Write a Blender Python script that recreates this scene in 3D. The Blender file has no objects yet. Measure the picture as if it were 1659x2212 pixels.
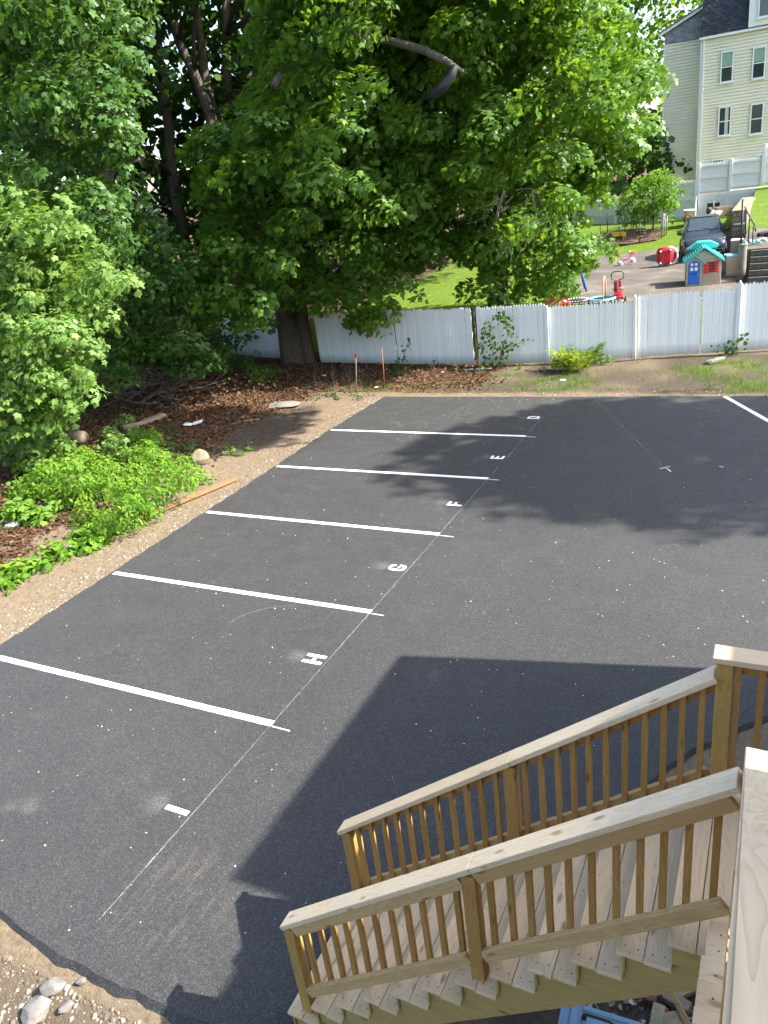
import bpy, bmesh, math, random
import numpy as np
from mathutils import Vector, Matrix, Quaternion

rng = np.random.default_rng(7)
random.seed(7)
sc = bpy.context.scene
COL = sc.collection

# ------------------------------------------------------------------ camera
CAM_H = 5.976
PITCH, ROLL, AZ = math.radians(23.289), math.radians(-7.548), math.radians(29.08)
FPX, IW, IH = 1646.2, 1659.0, 2212.0
def _cam_axes():
    F = np.array([0, math.cos(PITCH), -math.sin(PITCH)])
    R0 = np.array([1.0, 0, 0]); U0 = np.cross(R0, F)
    c, s = math.cos(ROLL), math.sin(ROLL)
    R, U = R0*c + U0*s, -R0*s + U0*c
    ca, sa = math.cos(AZ), math.sin(AZ)
    rot = np.array([[ca, -sa, 0], [sa, ca, 0], [0, 0, 1]])
    return rot@F, rot@R, rot@U
CF, CR, CU = _cam_axes()
cam_d = bpy.data.cameras.new('camera')
cam = bpy.data.objects.new('camera', cam_d); COL.objects.link(cam)
cam.matrix_world = Matrix(((CR[0], CU[0], -CF[0], 0), (CR[1], CU[1], -CF[1], 0), (CR[2], CU[2], -CF[2], CAM_H), (0, 0, 0, 1)))
cam_d.sensor_fit = 'HORIZONTAL'; cam_d.sensor_width = 36.0; cam_d.lens = 36.0*FPX/IW
cam_d.clip_start = 0.02; cam_d.clip_end = 2000
sc.camera = cam

# ------------------------------------------------------------------ sky, sun, exposure
SUN_EL = math.radians(42); SUN_H = (0.978, 0.208)
w = bpy.data.worlds.new('World'); sc.world = w; w.use_nodes = True
nt = w.node_tree; nt.nodes.clear()
o_ = nt.nodes.new('ShaderNodeOutputWorld'); b_ = nt.nodes.new('ShaderNodeBackground'); s_ = nt.nodes.new('ShaderNodeTexSky')
s_.sky_type = 'NISHITA'; s_.sun_disc = False; s_.sun_elevation = SUN_EL; s_.sun_rotation = math.atan2(SUN_H[0], SUN_H[1])
s_.air_density = 1.0; s_.dust_density = 2.5; s_.ozone_density = 1.0
b_.inputs['Strength'].default_value = 0.15
nt.links.new(s_.outputs[0], b_.inputs[0]); nt.links.new(b_.outputs[0], o_.inputs[0])
sl = bpy.data.lights.new('sun', 'SUN'); sl.energy = 4.7; sl.angle = math.radians(0.55); sl.color = (1.0, 0.95, 0.86)
so = bpy.data.objects.new('sun', sl); COL.objects.link(so)
SUNV = Vector((SUN_H[0]*math.cos(SUN_EL), SUN_H[1]*math.cos(SUN_EL), math.sin(SUN_EL)))
so.rotation_euler = SUNV.to_track_quat('Z', 'Y').to_euler(); so.location = (20, 10, 30)
vs = sc.view_settings; vs.view_transform = 'Standard'; vs.look = 'None'; vs.exposure = 1.75; vs.gamma = 1.0
vs.use_curve_mapping = False
sc.cycles.max_bounces = 5; sc.cycles.transparent_max_bounces = 5; sc.cycles.diffuse_bounces = 4; sc.cycles.transmission_bounces = 3; sc.cycles.glossy_bounces = 2
sc.cycles.use_adaptive_sampling = True; sc.cycles.adaptive_threshold = 0.03; sc.cycles.adaptive_min_samples = 32; sc.cycles.use_denoising = True; sc.cycles.time_limit = 900
sc.cycles.caustics_reflective = False; sc.cycles.caustics_refractive = False

# ------------------------------------------------------------------ measuring helpers (survey of the place from the photograph)
def ray(px, py):
    d = CF + CR*((px-IW/2)/FPX) - CU*((py-IH/2)/FPX)
    return d
def at_y(px, py, y): d = ray(px, py); t = y/d[1]; return Vector((d[0]*t, y, CAM_H+d[2]*t))
def at_z(px, py, z): d = ray(px, py); t = (z-CAM_H)/d[2]; return Vector((d[0]*t, d[1]*t, z))
def at_d(px, py, dist): d = ray(px, py); d = d/np.linalg.norm(d); return Vector((d[0]*dist, d[1]*dist, CAM_H+d[2]*dist))
def sst(a, b, x):
    t = np.clip((x-a)/(b-a), 0, 1); return t*t*(3-2*t)
def vnoise(x, y, seed=0):
    x = np.asarray(x, float); y = np.asarray(y, float)
    xi = np.floor(x); yi = np.floor(y); fx = x-xi; fy = y-yi
    def h(a, b):
        v = np.sin(a*127.1+b*311.7+seed*74.7)*43758.5453; return v-np.floor(v)
    ux = fx*fx*(3-2*fx); uy = fy*fy*(3-2*fy)
    return (h(xi, yi)*(1-ux)+h(xi+1, yi)*ux)*(1-uy)+(h(xi, yi+1)*(1-ux)+h(xi+1, yi+1)*ux)*uy
def fbm(x, y, seed=0):
    return (vnoise(x, y, seed)+.5*vnoise(x*2.1, y*2.1, seed+1)+.25*vnoise(x*4.3, y*4.3, seed+2))/1.75
def ground_h(x, y):
    x = np.asarray(x, float); y = np.asarray(y, float)
    z = -0.055-0.13*(1-sst(2.15, 2.6, y))*(1-sst(-3.2, -2.4, x))
    z = z + 1.055*sst(24.9, 28.4, y) + 1.0*sst(42, 48, y)*(1-sst(60, 90, y)*.0)
    wl = 1-sst(-15.5, -11.6, x)
    z = z + wl*(0.35*(fbm(x*.35, y*.35, 3)-.35)+0.02*(y*0)) * (1-sst(25, 30, y))
    z = z + (1-sst(-12.6, -10.9, x)) * 0.05*(fbm(x*2.2, y*2.2, 5)-.4)*(1-sst(25, 28, y))
    st = sst(20.3, 20.7, y)*(1-sst(25, 28, y))
    z = z + st*0.12*(fbm(x*.9, y*.9, 8)-.3)
    return z
_TT = np.arange(2.0, 120, .25)
def hit(px, py, lift=0.0):
    d = ray(px, py)
    below = CAM_H+d[2]*_TT < ground_h(d[0]*_TT, d[1]*_TT)+lift
    k = int(np.argmax(below)) if below.any() else len(_TT)-1
    tt = np.linspace(_TT[max(k-1, 0)], _TT[k], 40); b = CAM_H+d[2]*tt < ground_h(d[0]*tt, d[1]*tt)+lift
    m = tt[int(np.argmax(b))] if b.any() else tt[-1]
    return Vector((d[0]*m, d[1]*m, float(ground_h(d[0]*m, d[1]*m))+lift))

# ------------------------------------------------------------------ object helpers
WM = {}
def link(o, parent=None, M=None):
    COL.objects.link(o); M = M if M is not None else Matrix.Identity(4)
    WM[o] = M
    if parent is not None:
        o.parent = parent; o.matrix_local = WM[parent].inverted() @ M
    else:
        o.matrix_local = M
    return o
def tag(o, label=None, cat=None, group=None, kind=None):
    if label: o['label'] = label
    if cat: o['category'] = cat
    if group: o['group'] = group
    if kind: o['kind'] = kind
    return o
def thing(name, label, cat, loc=(0, 0, 0), rz=0.0, group=None, rot=None):
    o = bpy.data.objects.new(name, None); o.empty_display_size = .2
    M = Matrix.Translation(Vector(loc)) @ (rot.to_4x4() if rot is not None else Matrix.Rotation(rz, 4, 'Z'))
    link(o, None, M); return tag(o, label, cat, group)
def mesh_obj(name, V, Fc, mat, parent=None, M=None, smooth=False):
    me = bpy.data.meshes.new(name); me.from_pydata([tuple(v) for v in V], [], [tuple(f) for f in Fc]); me.update()
    if mat: me.materials.append(mat)
    if smooth: me.polygons.foreach_set('use_smooth', [True]*len(me.polygons))
    return link(bpy.data.objects.new(name, me), parent, M)
def data_obj(name, me, parent=None, M=None): return link(bpy.data.objects.new(name, me), parent, M)
_boxc = {}
def box_mesh(sx, sy, sz, mat, bev=0.0, origin='c'):
    k = (round(sx, 4), round(sy, 4), round(sz, 4), mat.name if mat else '', round(bev, 4), origin)
    if k in _boxc: return _boxc[k]
    bm = bmesh.new(); bmesh.ops.create_cube(bm, size=1.0)
    for v in bm.verts: v.co = Vector((v.co.x*sx, v.co.y*sy, v.co.z*sz))
    if origin == 'b':
        for v in bm.verts: v.co.z += sz/2
    if bev > 0:
        bmesh.ops.bevel(bm, geom=list(bm.edges), offset=bev, segments=1, affect='EDGES')
    me = bpy.data.meshes.new('box'); bm.to_mesh(me); bm.free()
    if mat: me.materials.append(mat)
    _boxc[k] = me; return me
def T(x, y, z): return Matrix.Translation((x, y, z))
def RZ(a): return Matrix.Rotation(a, 4, 'Z')
def RX(a): return Matrix.Rotation(a, 4, 'X')
def RY(a): return Matrix.Rotation(a, 4, 'Y')
def box(name, c, s, mat, parent=None, bev=0.0, base=None, origin='c'):
    """box centred at c (in the frame of base matrix or of the parent)"""
    B = base if base is not None else (WM[parent] if parent is not None else Matrix.Identity(4))
    return data_obj(name, box_mesh(s[0], s[1], s[2], mat, bev, origin), parent, B @ Matrix.Translation(c))
def frame(p0, p1, up=(0, 0, 1)):
    p0 = Vector(p0); p1 = Vector(p1); x = (p1-p0).normalized(); u = Vector(up)
    y = u.cross(x)
    if y.length < 1e-5: y = Vector((0, 1, 0)).cross(x)
    y.normalize(); z = x.cross(y)
    return Matrix(((x.x, y.x, z.x, 0), (x.y, y.y, z.y, 0), (x.z, y.z, z.z, 0), (0, 0, 0, 1)))
def board(name, p0, p1, wy, tz, mat, parent=None, up=(0, 0, 1), bev=0.003):
    """straight board from p0 to p1 (world), length along local X, wy across, tz along up"""
    p0 = Vector(p0); p1 = Vector(p1); L = (p1-p0).length
    M = Matrix.Translation((p0+p1)/2) @ frame(p0, p1, up)
    return data_obj(name, box_mesh(L, wy, tz, mat, bev), parent, M)
def tube_vf(pts, rad, n=8, V=None, Fc=None, cap=True):
    V = [] if V is None else V; Fc = [] if Fc is None else Fc
    pts = [Vector(p) for p in pts]; m = len(pts)
    if not hasattr(rad, '__len__'): rad = [rad]*m
    prev = None; b0 = len(V)
    for i, p in enumerate(pts):
        t = (pts[min(i+1, m-1)]-pts[max(i-1, 0)])
        t = t.normalized() if t.length > 1e-9 else Vector((0, 0, 1))
        if prev is None:
            a = Vector((0, 0, 1)).cross(t)
            if a.length < 1e-3: a = Vector((1, 0, 0)).cross(t)
        else:
            a = prev-t*prev.dot(t)
            if a.length < 1e-6: a = Vector((1, 0, 0)).cross(t)
        a.normalize(); prev = a; b = t.cross(a)
        for k in range(n):
            th = 2*math.pi*k/n; V.append(p+(a*math.cos(th)+b*math.sin(th))*rad[i])
    for i in range(m-1):
        for k in range(n):
            k2 = (k+1) % n; Fc.append((b0+i*n+k, b0+i*n+k2, b0+(i+1)*n+k2, b0+(i+1)*n+k))
    if cap:
        Fc.append(tuple(b0+k for k in range(n))[::-1]); Fc.append(tuple(b0+(m-1)*n+k for k in range(n)))
    return V, Fc
def tube(name, pts, rad, mat, parent=None, n=8, smooth=True, M=None):
    V, Fc = tube_vf(pts, rad, n); return mesh_obj(name, V, Fc, mat, parent, M, smooth)
def ptube(name, pts, rad, mat, parent, n=8):   # points in the parent's frame
    return tube(name, pts, rad, mat, parent, n, True, WM[parent])
def lathe(name, prof, mat, parent=None, n=20, M=None, smooth=True):
    V = []; Fc = []
    for (r, z) in prof:
        for k in range(n):
            a = 2*math.pi*k/n; V.append((r*math.cos(a), r*math.sin(a), z))
    for i in range(len(prof)-1):
        for k in range(n):
            k2 = (k+1) % n; Fc.append((i*n+k, i*n+k2, (i+1)*n+k2, (i+1)*n+k))
    Fc.append(tuple(range(n))[::-1]); Fc.append(tuple((len(prof)-1)*n+k for k in range(n)))
    return mesh_obj(name, V, Fc, mat, parent, M, smooth)
def prism(name, poly, y0, y1, mat, parent=None, M=None, smooth=False):
    """polygon (x,z) extruded along y"""
    n = len(poly); V = [(x, y0, z) for x, z in poly]+[(x, y1, z) for x, z in poly]
    Fc = [tuple(range(n)), tuple(range(n, 2*n))[::-1]]+[(i, i+n, (i+1) % n+n, (i+1) % n) for i in range(n)]
    o = mesh_obj(name, V, Fc, mat, parent, M, smooth)
    bm = bmesh.new(); bm.from_mesh(o.data); bmesh.ops.recalc_face_normals(bm, faces=bm.faces); bm.to_mesh(o.data); bm.free()
    return o
def rock(name, loc, s, mat, parent=None, rz=0.0, seed=0, sub=2, flat=False, rot=None):
    bm = bmesh.new(); bmesh.ops.create_icosphere(bm, subdivisions=sub, radius=1.0)
    r = random.Random(seed); ph = [r.uniform(0, 6.28) for _ in range(9)]
    cuts = []
    for _ in range(7):
        c = Vector((r.gauss(0, 1), r.gauss(0, 1), r.gauss(0, 1))).normalized(); cuts.append((c, r.uniform(.62, .9)))
    for v in bm.verts:
        p = v.co.normalized(); k = 1+.1*math.sin(3*p.x+ph[0])*math.cos(2.5*p.y+ph[1])+.06*math.sin(7*p.z+ph[2]+4*p.x)
        q = p*k
        for c, d in cuts:
            e = q.dot(c)-d
            if e > 0: q -= c*e*.9
        v.co = Vector((q.x*s[0], q.y*s[1], q.z*s[2]))
    me = bpy.data.meshes.new(name); bm.to_mesh(me); bm.free(); me.materials.append(mat)
    return data_obj(name, me, parent, Matrix.Translation(loc) @ (rot if rot is not None else RZ(rz)))

def np_mesh(name, V, quads, mat, rnd=None, tri=False):
    V = np.ascontiguousarray(V, np.float32).reshape(-1, 3); q = np.ascontiguousarray(quads, np.int32)
    k = q.shape[1]; n = q.shape[0]
    me = bpy.data.meshes.new(name)
    me.vertices.add(len(V)); me.vertices.foreach_set('co', V.ravel())
    me.loops.add(n*k); me.loops.foreach_set('vertex_index', q.ravel())
    me.polygons.add(n); me.polygons.foreach_set('loop_start', np.arange(n, dtype=np.int32)*k)
    try: me.polygons.foreach_set('loop_total', np.full(n, k, np.int32))
    except Exception: pass
    me.update(calc_edges=True)
    if rnd is not None:
        a = me.attributes.new('rnd', 'FLOAT', 'POINT'); a.data.foreach_set('value', np.ascontiguousarray(rnd, np.float32))
    me.materials.append(mat); return me
# leaf outlines: local x across, y to the tip, z along the normal; quads
_t = np.array
MAPLE_V = _t([(0, .36, .02), (-.40, .10, -.05), (-.56, .56, -.09), (0, 1.04, -.08), (.56, .56, -.09), (.40, .10, -.05),
              (-.02, .0, 0), (-.29, .30, .0), (-.20, .66, .0), (.20, .66, .0), (.29, .30, .0), (.02, .0, 0)], float)
MAPLE_Q = _t([(0, 6, 1, 7), (0, 7, 2, 8), (0, 8, 3, 9), (0, 9, 4, 10), (0, 10, 5, 11)])
OVAL_V = _t([(0, 0, 0), (-.24, .38, .07), (0, 1, -.06), (.24, .38, .07)], float)
OVAL_Q = _t([(0, 3, 2, 1)])
WIDE_V = _t([(0, 0, 0), (-.5, .30, .05), (-.30, .85, -.03), (0, 1.05, -.08), (.30, .85, -.03), (.5, .30, .05)], float)
WIDE_Q = _t([(0, 3, 2, 1), (0, 5, 4, 3)])
BLADE_V = _t([(-.03, 0, 0), (.03, 0, 0), (.012, 1, .12), (-.012, 1, .12)], float)
BLADE_Q = _t([(0, 1, 2, 3)])
SHAPES = {'maple': (MAPLE_V, MAPLE_Q), 'oval': (OVAL_V, OVAL_Q), 'wide': (WIDE_V, WIDE_Q), 'blade': (BLADE_V, BLADE_Q)}
def unit(a): return a/np.maximum(np.linalg.norm(a, axis=1, keepdims=True), 1e-9)
def leaf_mesh(name, C, N, Tp, S, shape, mat, rnd=None):
    sv, sq = SHAPES[shape]
    C = np.asarray(C, float); N = unit(np.asarray(N, float)); Tp = np.asarray(Tp, float)
    Tp = unit(Tp-N*(Tp*N).sum(1, keepdims=True)); B = np.cross(Tp, N); S = np.asarray(S, float).reshape(-1, 1, 1)
    V = C[:, None, :]+S*(sv[None, :, 0:1]*B[:, None, :]+sv[None, :, 1:2]*Tp[:, None, :]+sv[None, :, 2:3]*N[:, None, :])
    n = len(C); k = len(sv)
    Q = (sq[None]+(np.arange(n)*k)[:, None, None]).reshape(-1, 4)
    r = rng.random(n) if rnd is None else rnd
    return np_mesh(name, V.reshape(-1, 3), Q, mat, np.repeat(r, k))
# ------------------------------------------------------------------ materials
MATS = {}
class NB:
    def __init__(s, name):
        s.m = bpy.data.materials.new(name); s.m.use_nodes = True; s.t = s.m.node_tree; s.t.nodes.clear()
        s.out = s.t.nodes.new('ShaderNodeOutputMaterial'); s.p = s.t.nodes.new('ShaderNodeBsdfPrincipled')
        s.t.links.new(s.p.outputs[0], s.out.inputs[0]); MATS[name] = s.m
    def n(s, ty, **kw):
        x = s.t.nodes.new(ty)
        for k, v in kw.items(): setattr(x, k, v)
        return x
    def l(s, a, b): s.t.links.new(a, b)
    def coord(s, which='Object', scale=(1, 1, 1), rot=(0, 0, 0)):
        c = s.n('ShaderNodeTexCoord'); m = s.n('ShaderNodeMapping'); m.inputs['Scale'].default_value = scale; m.inputs['Rotation'].default_value = rot
        s.l(c.outputs[which], m.inputs[0]); return m.outputs[0]
    def noise(s, vec, scale, detail=4, rough=.55, dist=0.0):
        x = s.n('ShaderNodeTexNoise'); x.inputs['Scale'].default_value = scale; x.inputs['Detail'].default_value = detail
        x.inputs['Roughness'].default_value = rough; x.inputs['Distortion'].default_value = dist
        if vec is not None: s.l(vec, x.inputs['Vector'])
        return x.outputs['Fac']
    def ramp(s, fac, stops, interp='LINEAR'):
        r = s.n('ShaderNodeValToRGB'); r.color_ramp.interpolation = interp; e = r.color_ramp.elements
        while len(e) < len(stops): e.new(0.5)
        for i, (p, c) in enumerate(stops):
            e[i].position = p; e[i].color = (*c, 1) if len(c) == 3 else c
        s.l(fac, r.inputs[0]); return r.outputs[0]
    def mix(s, f, a, b, blend='MIX'):
        x = s.n('ShaderNodeMix'); x.data_type = 'RGBA'; x.blend_type = blend
        for sock, v in ((x.inputs[0], f), (x.inputs[6], a), (x.inputs[7], b)):
            if hasattr(v, 'links') or hasattr(v, 'is_linked'): s.l(v, sock)
            elif isinstance(v, (int, float)): sock.default_value = v
            else: sock.default_value = (*v, 1) if len(v) == 3 else v
        return x.outputs[2]
    def math(s, op, a, b=0.0, c=0.0, clamp=False):
        x = s.n('ShaderNodeMath', operation=op); x.use_clamp = clamp
        for i, v in enumerate((a, b, c)):
            if hasattr(v, 'is_linked'): s.l(v, x.inputs[i])
            else: x.inputs[i].default_value = v
        return x.outputs[0]
    def bump(s, h, strength=.3, dist=.01):
        b = s.n('ShaderNodeBump'); b.inputs['Strength'].default_value = strength; b.inputs['Distance'].default_value = dist
        s.l(h, b.inputs['Height']); s.l(b.outputs[0], s.p.inputs['Normal'])
    def col(s, c):
        if hasattr(c, 'is_linked'): s.l(c, s.p.inputs['Base Color'])
        else: s.p.inputs['Base Color'].default_value = (*c, 1)
    def set(s, rough=.6, metal=0.0, spec=.5, **kw):
        s.p.inputs['Roughness'].default_value = rough; s.p.inputs['Metallic'].default_value = metal; s.p.inputs['Specular IOR Level'].default_value = spec
        for k, v in kw.items(): s.p.inputs[k].default_value = v
        return s.m
def simple(name, c, rough=.5, metal=0.0, spec=.5, var=.12, scale=6.0, **kw):
    b = NB(name); v = b.coord('Object'); f = b.noise(v, scale, 5)
    b.col(b.ramp(f, [(.3, tuple(x*(1-var) for x in c)), (.7, tuple(min(1, x*(1+var)) for x in c))])); return b.set(rough, metal, spec, **kw)
def wood(name, light, dark, knots=True, weather=0.0, gscale=1.0):
    """sawn softwood, grain along local X; every board differs"""
    b = NB(name); oi = b.n('ShaderNodeObjectInfo'); tc = b.n('ShaderNodeTexCoord')
    add = b.n('ShaderNodeVectorMath', operation='ADD'); sc_ = b.n('ShaderNodeVectorMath', operation='SCALE')
    cmb = b.n('ShaderNodeCombineXYZ'); b.l(oi.outputs['Random'], cmb.inputs[0]); b.l(oi.outputs['Random'], cmb.inputs[1]); b.l(oi.outputs['Random'], cmb.inputs[2])
    b.l(cmb.outputs[0], sc_.inputs[0]); sc_.inputs['Scale'].default_value = 37.0
    b.l(tc.outputs['Object'], add.inputs[0]); b.l(sc_.outputs[0], add.inputs[1])
    mp = b.n('ShaderNodeMapping'); mp.inputs['Scale'].default_value = (1.1*gscale, 14*gscale, 14*gscale); b.l(add.outputs[0], mp.inputs[0])
    n1 = b.noise(mp.outputs[0], 1.6, 3, .5, .6)
    rings = b.math('FRACT', b.math('MULTIPLY', n1, 9.0)); rings = b.math('SMOOTHSTEP' if False else 'POWER', rings, 2.2)
    mp2 = b.n('ShaderNodeMapping'); mp2.inputs['Scale'].default_value = (3, 120, 120); b.l(add.outputs[0], mp2.inputs[0])
    fine = b.noise(mp2.outputs[0], 1.0, 4, .65)
    big = b.noise(add.outputs[0], 2.5, 3)
    c = b.mix(b.math('MULTIPLY', rings, .9), light, dark)
    c = b.mix(b.math('MULTIPLY', fine, .5), c, tuple(x*.72 for x in dark))
    c = b.mix(b.math('MULTIPLY_ADD', oi.outputs['Random'], .75, -.2, True), c, tuple(x*y for x, y in zip(dark, (.9, .85, .75))))
    if weather: c = b.mix(b.math('MULTIPLY', b.ramp(big, [(.35, (0, 0, 0)), (.7, (1, 1, 1))]), weather), c, (.66, .57, .46))
    if knots:
        mk = b.n('ShaderNodeMapping'); mk.inputs['Scale'].default_value = (3.2, 9, 9); b.l(add.outputs[0], mk.inputs[0])
        vo = b.n('ShaderNodeTexVoronoi'); vo.inputs['Scale'].default_value = 1.0; b.l(mk.outputs[0], vo.inputs['Vector'])
        kf = b.ramp(vo.outputs['Distance'], [(.08, (1, 1, 1)), (.17, (0, 0, 0))])
        c = b.mix(b.math('MULTIPLY', kf, .75), c, tuple(x*y for x, y in zip(dark, (.45, .38, .3))))
    b.col(c); b.bump(b.math('ADD', fine, b.math('MULTIPLY', rings, .5)), .25, .003)
    return b.set(.72, 0, .3)
W_TREAD = wood('wood_tread', (.82, .62, .39), (.60, .42, .23), weather=.18)
W_CAP = wood('wood_cap', (.82, .65, .44), (.60, .44, .26), weather=.25)
W_POST = wood('wood_post', (.50, .33, .10), (.34, .19, .055))
W_BAL = wood('wood_baluster', (.47, .28, .085), (.31, .155, .045))
W_RAIL = wood('wood_rail', (.60, .42, .20), (.43, .27, .115))
W_STR = wood('wood_stringer', (.50, .36, .14), (.35, .25, .085), gscale=.7)
W_OLD = wood('wood_weathered', (.33, .25, .17), (.19, .13, .09), weather=.2)

def mat_asphalt():
    b = NB('asphalt'); v = b.coord('Object')
    big = b.noise(v, .35, 5, .6); mid = b.noise(v, 2.3, 5, .6); grit = b.noise(v, 130, 3, .7); grit2 = b.noise(v, 75, 2, .6)
    c = b.ramp(big, [(.3, (.026, .026, .0265)), (.7, (.040, .0395, .039))])
    c = b.mix(b.ramp(mid, [(.45, (0, 0, 0)), (.8, (.5, .5, .5))]), c, (.046, .045, .043))
    c = b.mix(b.ramp(grit, [(.46, (0, 0, 0)), (.66, (1, 1, 1))]), c, (.095, .093, .090))
    c = b.mix(b.ramp(grit2, [(.36, (.75, .75, .75)), (.52, (0, 0, 0))]), c, (.012, .012, .013))
    def cells(scale, lo, hi):
        vo = b.n('ShaderNodeTexVoronoi'); vo.inputs['Scale'].default_value = scale; b.l(v, vo.inputs['Vector']); sc2 = b.n('ShaderNodeSeparateColor'); b.l(vo.outputs['Color'], sc2.inputs[0]); return b.ramp(sc2.outputs[0], [(0, (lo,)*3), (.75, (1, 1, 1)), (1, (hi,)*3)])
    c = b.mix(1.0, c, cells(85, .68, 1.55), 'MULTIPLY'); c = b.mix(1.0, c, cells(37, .82, 1.2), 'MULTIPLY')
    # dusty scuffs dragged along the aisle near the stair foot
    tc = b.n('ShaderNodeTexCoord'); sx = b.n('ShaderNodeSeparateXYZ'); b.l(tc.outputs['Object'], sx.inputs[0])
    mp = b.n('ShaderNodeMapping'); mp.inputs['Scale'].default_value = (14, 1.3, 1); mp.inputs['Rotation'].default_value = (0, 0, -.05); b.l(tc.outputs['Object'], mp.inputs[0])
    streak = b.noise(mp.outputs[0], 1.0, 5, .7)
    dx = b.math('DIVIDE', b.math('ADD', sx.outputs[0], 4.75), .75); dy = b.math('DIVIDE', b.math('ADD', sx.outputs[1], -3.45), .75)
    r2 = b.math('ADD', b.math('MULTIPLY', dx, dx), b.math('MULTIPLY', dy, dy)); m = b.math('SUBTRACT', 1.0, r2, clamp=True)
    sm = b.math('MULTIPLY', b.ramp(streak, [(.5, (0, 0, 0)), (.68, (1, 1, 1))]), m)
    c = b.mix(b.math('MULTIPLY', sm, b.math('MULTIPLY_ADD', grit2, 1.3, -.38, True)), c, (.22, .17, .11))
    # pale scuffs scattered about
    sc_ = b.noise(v, 1.15, 2, .5); patch = b.ramp(sc_, [(.70, (0, 0, 0)), (.78, (1, 1, 1))])
    c = b.mix(b.math('MULTIPLY', patch, b.math('MULTIPLY', mid, .22)), c, (.22, .20, .17))
    b.col(c)
    h = b.math('ADD', b.math('MULTIPLY', grit, .7), b.math('MULTIPLY', grit2, .8))
    b.bump(h, .4, .004)
    r = b.ramp(mid, [(.3, (.62, .62, .62)), (.7, (.8, .8, .8))]); b.l(r, b.p.inputs['Roughness'])
    b.p.inputs['Specular IOR Level'].default_value = .42
    return b.m
ASPHALT = mat_asphalt()
def mat_paint():
    b = NB('lane_paint'); v = b.coord('Object'); f = b.noise(v, 60, 3, .6); g = b.noise(v, 5, 4)
    c = b.ramp(f, [(.25, (.5, .5, .5)), (.42, (.80, .80, .79))]); c = b.mix(b.math('MULTIPLY', g, .12), c, (.5, .5, .48))
    b.col(c); b.bump(f, .3, .003); return b.set(.65)
PAINT = mat_paint()
def mat_chalk(name, colr, amt):
    b = NB(name); v = b.coord('Object'); f = b.noise(v, 22, 4, .7); f2 = b.noise(v, 1.7, 3)
    tr = b.n('ShaderNodeBsdfTransparent'); mx = b.n('ShaderNodeMixShader')
    k = b.math('MULTIPLY', b.ramp(f, [(.38, (.15, .15, .15)), (.6, (1, 1, 1))]), b.math('MULTIPLY_ADD', f2, 1.2, amt-.6, True))
    b.l(k, mx.inputs[0]); b.l(tr.outputs[0], mx.inputs[1]); b.l(b.p.outputs[0], mx.inputs[2]); b.l(mx.outputs[0], b.out.inputs[0])
    b.col(colr); return b.set(.9, 0, .1)
CHALK = mat_chalk('chalk', (.38, .45, .39), .38); SPRAY = None

def mat_spray():
    b = NB('overspray'); v = b.coord('Object'); f = b.noise(v, 45, 3, .6); at = b.n('ShaderNodeAttribute', attribute_name='rnd')
    tr = b.n('ShaderNodeBsdfTransparent'); mx = b.n('ShaderNodeMixShader'); k = b.math('MULTIPLY', at.outputs['Fac'], b.math('MULTIPLY_ADD', f, .4, -.07, True))
    b.l(k, mx.inputs[0]); b.l(tr.outputs[0], mx.inputs[1]); b.l(b.p.outputs[0], mx.inputs[2]); b.l(mx.outputs[0], b.out.inputs[0]); b.col((.5, .5, .5)); return b.set(.9, 0, .1)
SPRAY = mat_spray()
def mat_ground():
    b = NB('ground_soil'); v = b.coord('Object')
    at = b.n('ShaderNodeAttribute', attribute_name='mask'); sp = b.n('ShaderNodeSeparateColor'); b.l(at.outputs['Color'], sp.inputs[0])
    n1 = b.noise(v, 1.6, 5, .6); n2 = b.noise(v, 13, 5, .65); n3 = b.noise(v, 55, 3, .7)
    dirt = b.ramp(n2, [(.25, (.10, .075, .048)), (.55, (.175, .132, .086)), (.8, (.235, .185, .125))])
    dirt = b.mix(b.ramp(n3, [(.62, (0, 0, 0)), (.70, (1, 1, 1))]), dirt, (.34, .29, .24))
    dirt = b.mix(b.ramp(n3, [(.30, (.6, .6, .6)), (.40, (0, 0, 0))]), dirt, (.09, .07, .055))
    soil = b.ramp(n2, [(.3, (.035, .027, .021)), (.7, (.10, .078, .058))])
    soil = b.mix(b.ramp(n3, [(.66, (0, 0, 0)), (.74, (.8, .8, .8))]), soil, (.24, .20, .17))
    vo = b.n('ShaderNodeTexVoronoi'); vo.inputs['Scale'].default_value = 17; vo.inputs['Randomness'].default_value = 1.0; b.l(v, vo.inputs['Vector'])
    hs = b.n('ShaderNodeSeparateColor'); b.l(vo.outputs['Color'], hs.inputs[0])
    lit = b.ramp(hs.outputs[0], [(0, (.03, .018, .011)), (.45, (.085, .048, .028)), (.8, (.15, .09, .054)), (1, (.22, .145, .09))])
    lit = b.mix(b.ramp(n3, [(.35, (.7, .7, .7)), (.55, (0, 0, 0))]), lit, (.04, .025, .017))
    gr = b.ramp(n3, [(.25, (.04, .075, .008)), (.6, (.10, .16, .014)), (.85, (.15, .21, .025))])
    gr = b.mix(b.math('MULTIPLY', b.ramp(n1, [(.4, (0, 0, 0)), (.75, (1, 1, 1))]), .35), gr, (.17, .22, .035))
    def edge(ch, wdt=.16):
        e = b.math('ADD', sp.outputs[ch], b.math('MULTIPLY_ADD', n2, .9, -.45)); return b.ramp(e, [(.5-wdt, (0, 0, 0)), (.5+wdt, (1, 1, 1))])
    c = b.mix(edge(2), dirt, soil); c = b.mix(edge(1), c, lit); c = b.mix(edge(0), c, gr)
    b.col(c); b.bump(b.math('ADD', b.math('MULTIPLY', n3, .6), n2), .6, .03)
    return b.set(.92, 0, .2)
GROUND = mat_ground()
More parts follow.
